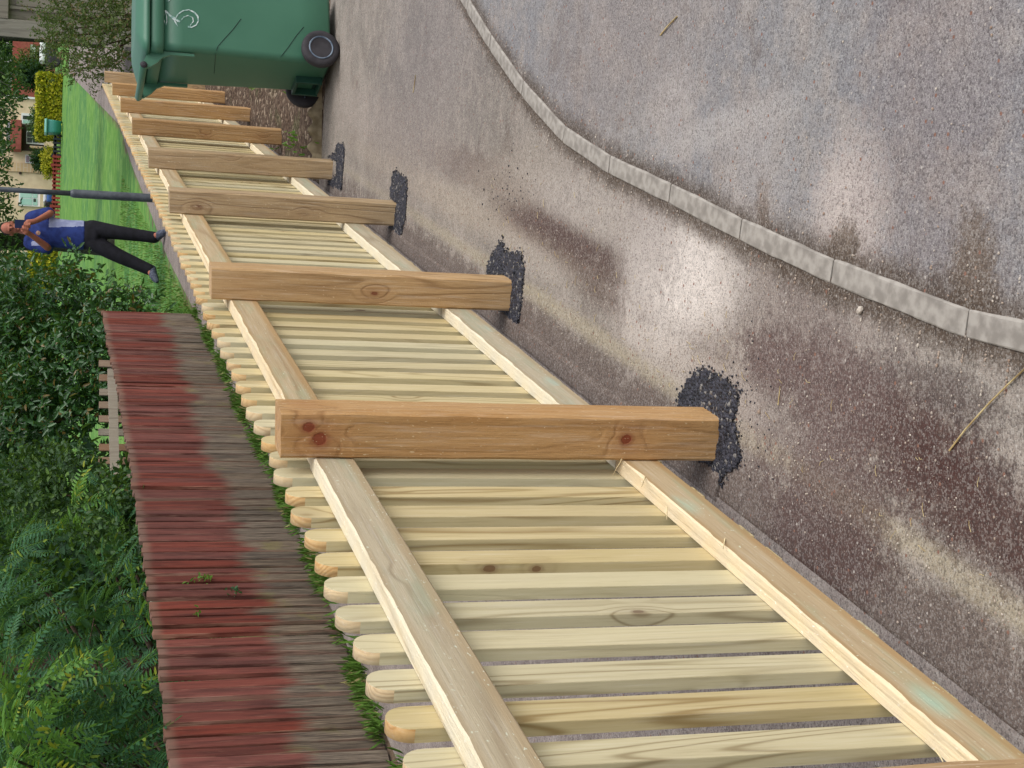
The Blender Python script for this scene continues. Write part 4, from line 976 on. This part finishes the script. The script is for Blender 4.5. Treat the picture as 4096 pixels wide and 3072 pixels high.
torso(bm, [(J(322,941,0),.165,.12),(J(345,941,0),.172,.125),(J(380,941,0),.165,.12),(J(392,941,0),.12,.1)])
limb(bm, [J(368,915,0), knR, J(560,942,0), J(618,950,0)], [.108,.086,.074,.070]); limb(bm, [J(368,967,0), knL, J(545,1055,0), J(600,1080,0)], [.108,.088,.076,.070])
link('trousers', fuse(bm, .011, 3), M_TROU, pr, smooth=True)
for a, b in ((anR, toR), (anL, toL)):
    bm = bmesh.new(); h0 = a + Vector((0,.04,-.03))
    tube(bm, [h0 + Vector((0,.03,-.02)), a + Vector((0,0,-.045)), a.lerp(b, .6) + Vector((0,0,-.01)), b, b + (b-a).normalized()*.05 - Vector((0,0,.005))], [.035,.052,.05,.042,.02], 12)
    ell(bm, a + Vector((0,.01,-.02)), (.055,.06,.05), 2)
    link('shoe', fuse(bm, .009, 2), M_SHOE, pr, smooth=True)
bm = bmesh.new(); bmesh.ops.create_icosphere(bm, subdivisions=4, radius=1, matrix=Matrix.Translation(hc+Vector((0,.012,.026))) @ Matrix.Diagonal((.081,.092,.1,1)))
bmesh.ops.delete(bm, geom=[f for f in bm.faces if (f.calc_center_median()-hc).y < -.03 or (f.calc_center_median()-hc).z < -.02], context='FACES')
link('hair', from_bm(bm), M_HAIR, pr, smooth=True)
bm = bmesh.new()
for s in (-1, 1): bmesh.ops.create_icosphere(bm, subdivisions=2, radius=.008, matrix=Matrix.Translation(hc+Vector((s*.03,-.08,.002))))
link('eyes', from_bm(bm), M_TROU, pr, smooth=True)
ph = at(84, 896, PD-.37); o = link('phone', box_me(-.05,.05,-.005,.005,-.07,.07,.004), M_PHONE, loc=ph); tag(o, 'dark navy phone held up in both hands before the person\'s chin', 'phone')

# ------------------------------------------------------------------ far side of the green
M_REND = MT('cream_wall'); v_ = M_REND.obj(); f_ = M_REND.noise(v_, 3, 4)
M_REND = M_REND.done(M_REND.mix(M_REND.ss(f_, .3, .7), srgb(222,202,172), srgb(206,184,154)), .9, f_, .2, .02)
M_BRICK = None
def brickm():
    M = MT('brick_wall'); v = M.obj(); v = M.n('CombineXYZ', 0, {0: M.n('SeparateXYZ', 0, {0: v}), 1: M.n('SeparateXYZ', 2, {0: v}), 2: 0.})
    b = M.n('TexBrick', 0, {'Vector': v, 'Scale': 1., 'Color1': srgb(206,178,142), 'Color2': srgb(184,154,120), 'Mortar': srgb(206,196,180), 'Mortar Size': .008, 'Brick Width': .45, 'Row Height': .15})
    return M.done(b, .9)
M_BRICK = brickm()
M_TILE = simple('red_brown_tile', srgb(156,88,78), .85, c2=srgb(136,72,64), sc=8)
M_WHT = simple('white_upvc', srgb(226,228,230), .5)
M_GLASS = simple('window_glass', srgb(150,196,186), .15, c2=srgb(176,212,200), sc=2, spec=.6)
M_DGLASS = simple('dark_window_glass', srgb(40,52,48), .15, c2=srgb(60,72,64), sc=2, spec=.6)
M_DARK = simple('dark_recess_shade', srgb(64,52,46), .8)  # shade of dark openings put into the colour
M_MAUVE = simple('mauve_curtained_glass', srgb(150,130,142), .4)
M_REDP = simple('red_brown_paint', srgb(148,66,56), .75, c2=srgb(128,52,46), sc=10)
M_BLKP = simple('black_paint', srgb(48,54,58), .6)
M_TEAL = simple('teal_plastic', srgb(58,132,122), .5)
M_BLUEC = simple('blue_car_paint', srgb(44,84,150), .3, spec=.6)
M_ROOFT = simple('grey_roof_tile', srgb(104,88,80), .9, c2=srgb(84,70,64), sc=10)
HD = 66.0; K = HD/F_PX
hb = at(240, 700, HD)
house = thing('house', 'cream rendered house with red tiled porch and dark lattice window across the green', 'house', (hb.x, hb.y, tz(hb.x, hb.y)-.02))
HO = Vector(house.location)
def hp(x, y):  p = at(x, y, HD) - HO; return p.x, p.z
yw = 0
def hbox(name, mat, xa, xb, ya, yb, d0, d1, parent=house, bev=0):
    """picture rows ya..yb and columns xa..xb of the facade; d0..d1 = depth towards the viewer"""
    a = hp((xa+xb)/2, ya); b = hp((xa+xb)/2, yb); t_ = hp(xa, (ya+yb)/2); u = hp(xb, (ya+yb)/2)
    X0, X1 = sorted((a[0], b[0])); Z0, Z1 = sorted((t_[1], u[1]))
    return link(name, box_me(X0, X1, -d1, -d0, Z0, Z1, bev), mat, parent)
A0 = hp(0, 400)[0]; A1 = hp(0, 2000)[0]
link('wall', box_me(min(A0,A1), max(A0,A1), 0, 7, -.3, 6.2), M_REND, house)
bm = bmesh.new(); xa_, xb_ = min(A0,A1)-.4, max(A0,A1)+.4
vs = [bm.verts.new(p) for p in ((xa_,-.5,6.0),(xb_,-.5,6.0),(xb_,3.5,8.6),(xa_,3.5,8.6),(xa_,7.5,6.0),(xb_,7.5,6.0),(xa_,-.5,5.85),(xb_,-.5,5.85))]
for q in ((0,1,2,3),(3,2,5,4),(6,7,1,0)): bm.faces.new([vs[i] for i in q])
link('roof', from_bm(bm), M_ROOFT, house)
o = hbox('quoin', M_BRICK, -60, 225, 660, 694, .02, .08)
o = hbox('porch_roof', M_TILE, 44, 88, 500, 616, .03, .9, bev=.03)
hbox('gutter', simple('grey_gutter', srgb(140,144,152), .5), 28, 43, 508, 575, .03, .5, bev=.02)
hbox('porch', M_DARK, 89, 176, 506, 610, .02, .12)  # dark slab stands in for the shade inside the porch recess
w1 = hbox('window', M_WHT, 106, 178, 533, 584, .13, .2)
for r_ in range(3):
    for c2_ in range(2):
        hbox('pane', M_DGLASS, 109+r_*22.5, 109+r_*22.5+20, 537+c2_*22, 537+c2_*22+19, .205, .22, w1)
hbox('porch_wall', M_REND, 177, 232, 540, 606, .13, .5)
hbox('porch_post', M_BRICK, 120, 232, 598, 606, .52, .7)
w2 = hbox('window', M_WHT, 86, 132, 462, 506, .02, .12); hbox('pane', M_DGLASS, 92, 127, 472, 486, .125, .14, w2)
hbox('pane', M_GLASS, 92, 127, 490, 502, .125, .14, w2)
hbox('downpipe', M_WHT, 20, 156, 395, 403, .02, .1)
w3 = hbox('window', M_WHT, 102, 136, 626, 659, .02, .1); hbox('pane', M_MAUVE, 105, 118, 629, 656, .105, .12, w3); hbox('pane', M_MAUVE, 121, 134, 629, 656, .105, .12, w3)
hbox('vent', M_DARK, 77, 87, 694, 704, .02, .06)
w4 = hbox('window', M_WHT, 76, 176, 766, 830, .02, .12)
hbox('pane', M_GLASS, 82, 128, 771, 797, .125, .14, w4); hbox('pane', M_GLASS, 82, 128, 801, 825, .125, .14, w4); hbox('pane', M_GLASS, 132, 150, 771, 797, .125, .14, w4); hbox('pane', M_GLASS, 132, 150, 801, 825, .125, .14, w4)
hbox('curtain', M_DGLASS, 134, 144, 800, 812, .141, .15, w4); hbox('sill', M_REND, 160, 176, 764, 832, .121, .25, w4)
hbox('door', M_WHT, 176, 218, 764, 812, .02, .1)
# second house seen beyond the shed, brick with white front
h2p = at(160, 215, 80); h2 = thing('house', 'small red brick house with a white gable glimpsed beyond the privet bush', 'house', (h2p.x, h2p.y, tz(h2p.x,h2p.y)))
O2 = Vector(h2.location)
def h2b(name, mat, xa, xb, ya, yb, d0, d1):
    a = at(xa, ya, 80)-O2; b = at(xb, yb, 80)-O2; return link(name, box_me(min(a.x,b.x), max(a.x,b.x), -d1, -d0, min(a.z,b.z), max(a.z,b.z)), mat, h2)
link('wall', box_me(-4, 6, .0, 5, -1, 2.2), M_TILE, h2); h2b('bay', M_WHT, 120, 142, 186, 232, .02, .4); h2b('roof', M_TILE, 84, 119, 180, 245, .02, .6); h2b('window', M_DGLASS, 144, 158, 200, 228, .02, .2)
# cars far off
cp = at(172, 246, 60); cr_ = thing('car', 'white-roofed car parked far off between the bush and the golden hedge', 'car', (cp.x, cp.y, tz(cp.x,cp.y)))
zc = cp.z - tz(cp.x,cp.y); bm = bmesh.new(); bx(bm, -.2, 1.0, -.4, .4, .2, .6, .1); link('body', from_bm(bm), M_BLKP, cr_)
bm = bmesh.new(); bx(bm, -.05, .8, -.36, .36, .61, .85, .1); link('cabin', from_bm(bm), M_WHT, cr_)
for sx in (0, .8):
    bm = bmesh.new(); lathe(bm, [(.2,-.08),(.25,-.06),(.25,.06),(.2,.08)], 16, Matrix.Translation((sx,-.36,.25)) @ Matrix.Rotation(PI/2,4,'X')); link('wheel', from_bm(bm), M_RUBBER, cr_)
cp = at(200, 800, 61); cr_ = thing('car', 'blue car glimpsed behind the red picket fence left of the lamp post', 'car', (cp.x, cp.y, tz(cp.x,cp.y)))
bm = bmesh.new(); zc = at(184, 790, 61).z - cr_.location.z; bx(bm, -.17, .2, -.8, .8, .2, zc-.02, .08); link('body', from_bm(bm), M_BLUEC, cr_); bm = bmesh.new(); bx(bm, -.14, .17, -.5, .7, zc, zc+.1, .03); link('cabin', from_bm(bm), M_WHT, cr_)
for yy in (-.5,.5):
    bm = bmesh.new(); lathe(bm, [(.2,-.08),(.25,-.06),(.25,.06),(.2,.08)], 16, Matrix.Translation((-.15,yy,.25)) @ Matrix.Rotation(PI/2,4,'Y')); link('wheel', from_bm(bm), M_RUBBER, cr_)
def box_leaves(sz, n, L, W):
    """leaves on the faces of a clipped hedge of size sz, standing on z=0"""
    u = rng.random((n,3))*2-1; ax = rng.integers(0,3,n); sg = np.where(rng.random(n) < .5, -1., 1.); 
    for k in range(3): u[ax==k,k] = sg[ax==k]*rng.uniform(.9,1.0,(ax==k).sum())
    u[:,2] = np.where((ax==2), np.abs(u[:,2]), u[:,2]); P = u*np.array(sz)/2 + np.array([0,0,sz[2]/2])
    P += rng.normal(size=(n,3))*.03; nn = np.zeros((n,3)); nn[np.arange(n),ax] = sg; nn += rnd_dir(n)*.6
    return leaf_arrays(P, rnd_dir(n), nn, L*rng.uniform(.7,1.2,n), W*rng.uniform(.7,1.2,n))
def far_hedge(label, xa, xb, ya, yb, d, depth, mat, name='golden_hedge', n=7000):
    a = at(xb, (ya+yb)/2, d); t_ = at(xa, (ya+yb)/2, d); l = at((xa+xb)/2, yb, d); r = at((xa+xb)/2, ya, d); zg = tz(a.x, a.y)
    H = max(.4, t_.z-zg); Wd = abs(r.x-l.x); th_ = thing(name, label, 'hedge', ((l.x+r.x)/2, a.y+depth/2, zg))
    V, Fq = box_leaves((Wd, depth, H), n, .13, .08); link('foliage', np_mesh(V, Fq), mat, th_)
    link('core', box_me(-Wd/2+.08, Wd/2-.08, -depth/2+.08, depth/2-.08, 0, H-.08), M_DCORE, th_)
    return th_
M_DCORE = simple('inner_twigs', srgb(84,86,30), .95, c2=srgb(120,116,36), sc=12, bump=.05)
far_hedge('long clipped golden hedge in front of the cream house', 152, 243, 300, 546, 58, 1.2, M_YEL, n=9000)
far_hedge('clipped golden hedge piece seen beside the person\'s elbow', 118, 240, 985, 1200, 59, 1.2, M_YEL, n=5000)
def far_bush(label, x, y, d, rx, rz, n, L, mat, name='shrub', low=True):
    p = at(x, y, d); b = (p.x, p.y, tz(p.x,p.y)); bl = [((p.x,p.y,p.z),(rx,rx*.8,rz)), ((p.x+rx*.4,p.y,p.z-rz*.3),(rx*.6,rx*.6,rz*.7)), ((p.x-rx*.45,p.y,p.z-rz*.25),(rx*.6,rx*.6,rz*.7))]
    return plant(name, label, 'bush', b, bl, n, L, L*.55, mat, .04, shell=.7)
far_bush('round golden shrub behind the red picket fence', 200, 648, 59.5, .52, .24, 2600, .1, M_YEL)
far_bush('dark green climber bush against the cream house wall', 160, 637, 64.5, .34, .3, 1600, .12, M_DARKL)
far_bush('dark conifer bush behind the golden hedge', 130, 300, 62, .45, .65, 2600, .14, M_DARKL)
far_bush('olive green bush between the brick house and the dark conifer bush', 120, 255, 66, .5, .6, 1600, .14, M_BUSHL)
far_bush('low green bush in front of the white window of the cream house', 146, 490, 60.5, .55, .2, 1500, .1, M_TREEL)
# picket fences on the far side of the green
def far_fence(label, xa, xb, ya, yb, d, mat, name, gap=.16, rail_=True):
    l = at((xa+xb)/2, yb, d); r = at((xa+xb)/2, ya, d); zg = tz(l.x, l.y); zt2 = at(xa, (ya+yb)/2, d).z - zg; th_ = thing(name, label, 'fence', (l.x, l.y, zg)); Wd = r.x-l.x; n = int(Wd/gap)
    bm = bmesh.new()
    for k in range(n+1): bx(bm, k*gap-.04, k*gap+.04, -.012, .012, .02, zt2*random.uniform(.96,1.0))
    o = link('pickets', from_bm(bm), mat, th_)
    bm = bmesh.new()
    for z in (.18, zt2*.62): bx(bm, -.05, Wd+.05, .014, .05, z, z+.09)
    link('rail', from_bm(bm), mat, th_)
    for k in range(0, n+1, max(1, int(1.6/gap))): link('post', box_me(k*gap-.06,k*gap+.06,.052,.16,0,zt2+.05), mat, th_)
far_fence('low red picket fence at the far edge of the green', 205, 236, 622, 990, 57, M_REDP, 'low_picket_fence')
far_fence('low black picket fence left of the red one across the green', 211, 232, 546, 621, 57.3, M_BLKP, 'low_picket_fence')
# teal bin far off
p = at(238, 512, 56.6); tb = thing('wheelie_bin', 'small far-off teal wheelie bin in front of the golden hedge', 'bin', (p.x, p.y, tz(p.x,p.y)))
zt3 = at(178, 512, 56.6).z - tz(p.x,p.y); wd3 = 27*56.6/F_PX
bm = bmesh.new(); loft(bm, [(rrect(-wd3*.85, wd3*.85, -.3, .3, .05), .05), (rrect(-wd3, wd3, -.36, .36, .05), zt3-.1)]); link('body', from_bm(bm), M_TEAL, tb)
bm = bmesh.new(); loft(bm, [(rrect(-wd3-.03, wd3+.03, -.4, .4, .05), zt3-.098), (rrect(-wd3, wd3, -.36, .36, .05), zt3)]); link('lid', from_bm(bm), simple('pale_teal_plastic', srgb(120,176,168), .5), tb)
for sx in (-1,1):
    bm = bmesh.new(); lathe(bm, [(.07,-.03),(.1,-.02),(.1,.02),(.07,.03)], 14, Matrix.Translation((sx*wd3,.3,.1)) @ Matrix.Rotation(PI/2,4,'Y')); link('wheel', from_bm(bm), M_RUBBER, tb)

# ------------------------------------------------------------------ trees whose leaves hang into the top of the view
def hang_tree(label, x_tr, d, px_blobs, n, L, tr, name='leafy_tree'):
    p = at(100, x_tr, d); b = (p.x, p.y, tz(p.x,p.y)); bl = []
    for x, y, rx, rz in px_blobs:
        q = at(x, y, d-.3); bl.append(((q.x, q.y+rng.normal()*.4, q.z), (rx, rx*.9, rz)))
    t = thing(name, label, 'tree', b); bb_ = np.array(b); bl2 = [(np.array(c)-bb_, r) for c, r in bl]
    V, Fq = blob_leaves(bl2, n, L, L*.5, shell=.9, sprig=6); link('crown', np_mesh(V, Fq), M_TREEL, t)
    bm = bmesh.new(); Hh = 4.5; tube(bm, [(0,0,-.1),(.03,0,1),(-.02,.04,2.2),(.04,.05,3.2),(.1,0,Hh)], [tr*1.2,tr,tr*.92,tr*.85,tr*.6], 14)
    for c, r in bl2: tube(bm, [(.02,.03,max(2.6, c[2]+.5)), (c[0]*.5, c[1]*.5, max(2.7,c[2]+.7)), tuple(c+np.array([0,0,r[2]*.4]))], [tr*.25,tr*.14,.01], 6)
    link('trunk', from_bm(bm), M_DBARK, t)
hang_tree('leafy tree with dark mossy trunk behind the person\'s shoulder', 968, 26, [(-30,640,.5,.3),(30,650,.16,.14),(-10,700,.4,.3),(45,740,.14,.12),(10,830,.35,.3),(60,800,.07,.12),(0,880,.4,.35),(30,1010,.22,.16),(60,1060,.16,.16),(-20,1080,.5,.4),(40,1120,.25,.2),(-60,950,.8,.5),(-120,800,1.2,.6),(-130,1050,1.2,.6),(70,905,.12,.14),(20,600,.2,.12),(50,590,.1,.1)], 4300, .09, .165)
hang_tree('dark leafy tree whose boughs hang over the golden hedge', 150, 30, [(-20,240,.6,.4),(20,320,.45,.3),(50,300,.2,.2),(0,420,.45,.35),(40,400,.22,.2),(60,360,.2,.2),(30,470,.2,.18),(-30,540,.4,.3),(-90,350,1.3,.6),(-90,500,.9,.5),(15,540,.14,.1),(10,580,.18,.14)], 4600, .1, .09)

# far backdrop of trees and garden growth so that gaps show foliage, not bare sky
for i, (x, y, d, rx, rz, n) in enumerate(((-80,100,95,6,4.5,3500), (-60,600,95,7,4.5,2500), (60,1500,60,4.5,2.6,3500), (40,2100,50,4,2.6,3500), (20,2800,42,4,2.8,3500), (0,3500,34,4,3,3000))):
    p = at(x, y, d); lab = ['tall broad tree far behind the grey shed','tall broad tree far behind the cream house','broad green tree across the green behind the laurel','broad green tree across the green behind the spaced pickets','broad green tree far behind the feathery shrub','broad green tree far beyond the near end of the red fence'][i]
    plant('broad_tree', lab, 'tree', (p.x, p.y, tz(p.x,p.y)), [((p.x,p.y,p.z+.4),(rx,2,rz)), ((p.x-1,p.y+1,p.z+1.5),(rx*.8,2,rz*.8)), ((p.x+1,p.y+.5,max(p.z-1,.9)),(rx*.9,1.6,rz*.5))], n, .5, .28, M_DARKL if i != 2 else M_TREEL, .25, shell=1)
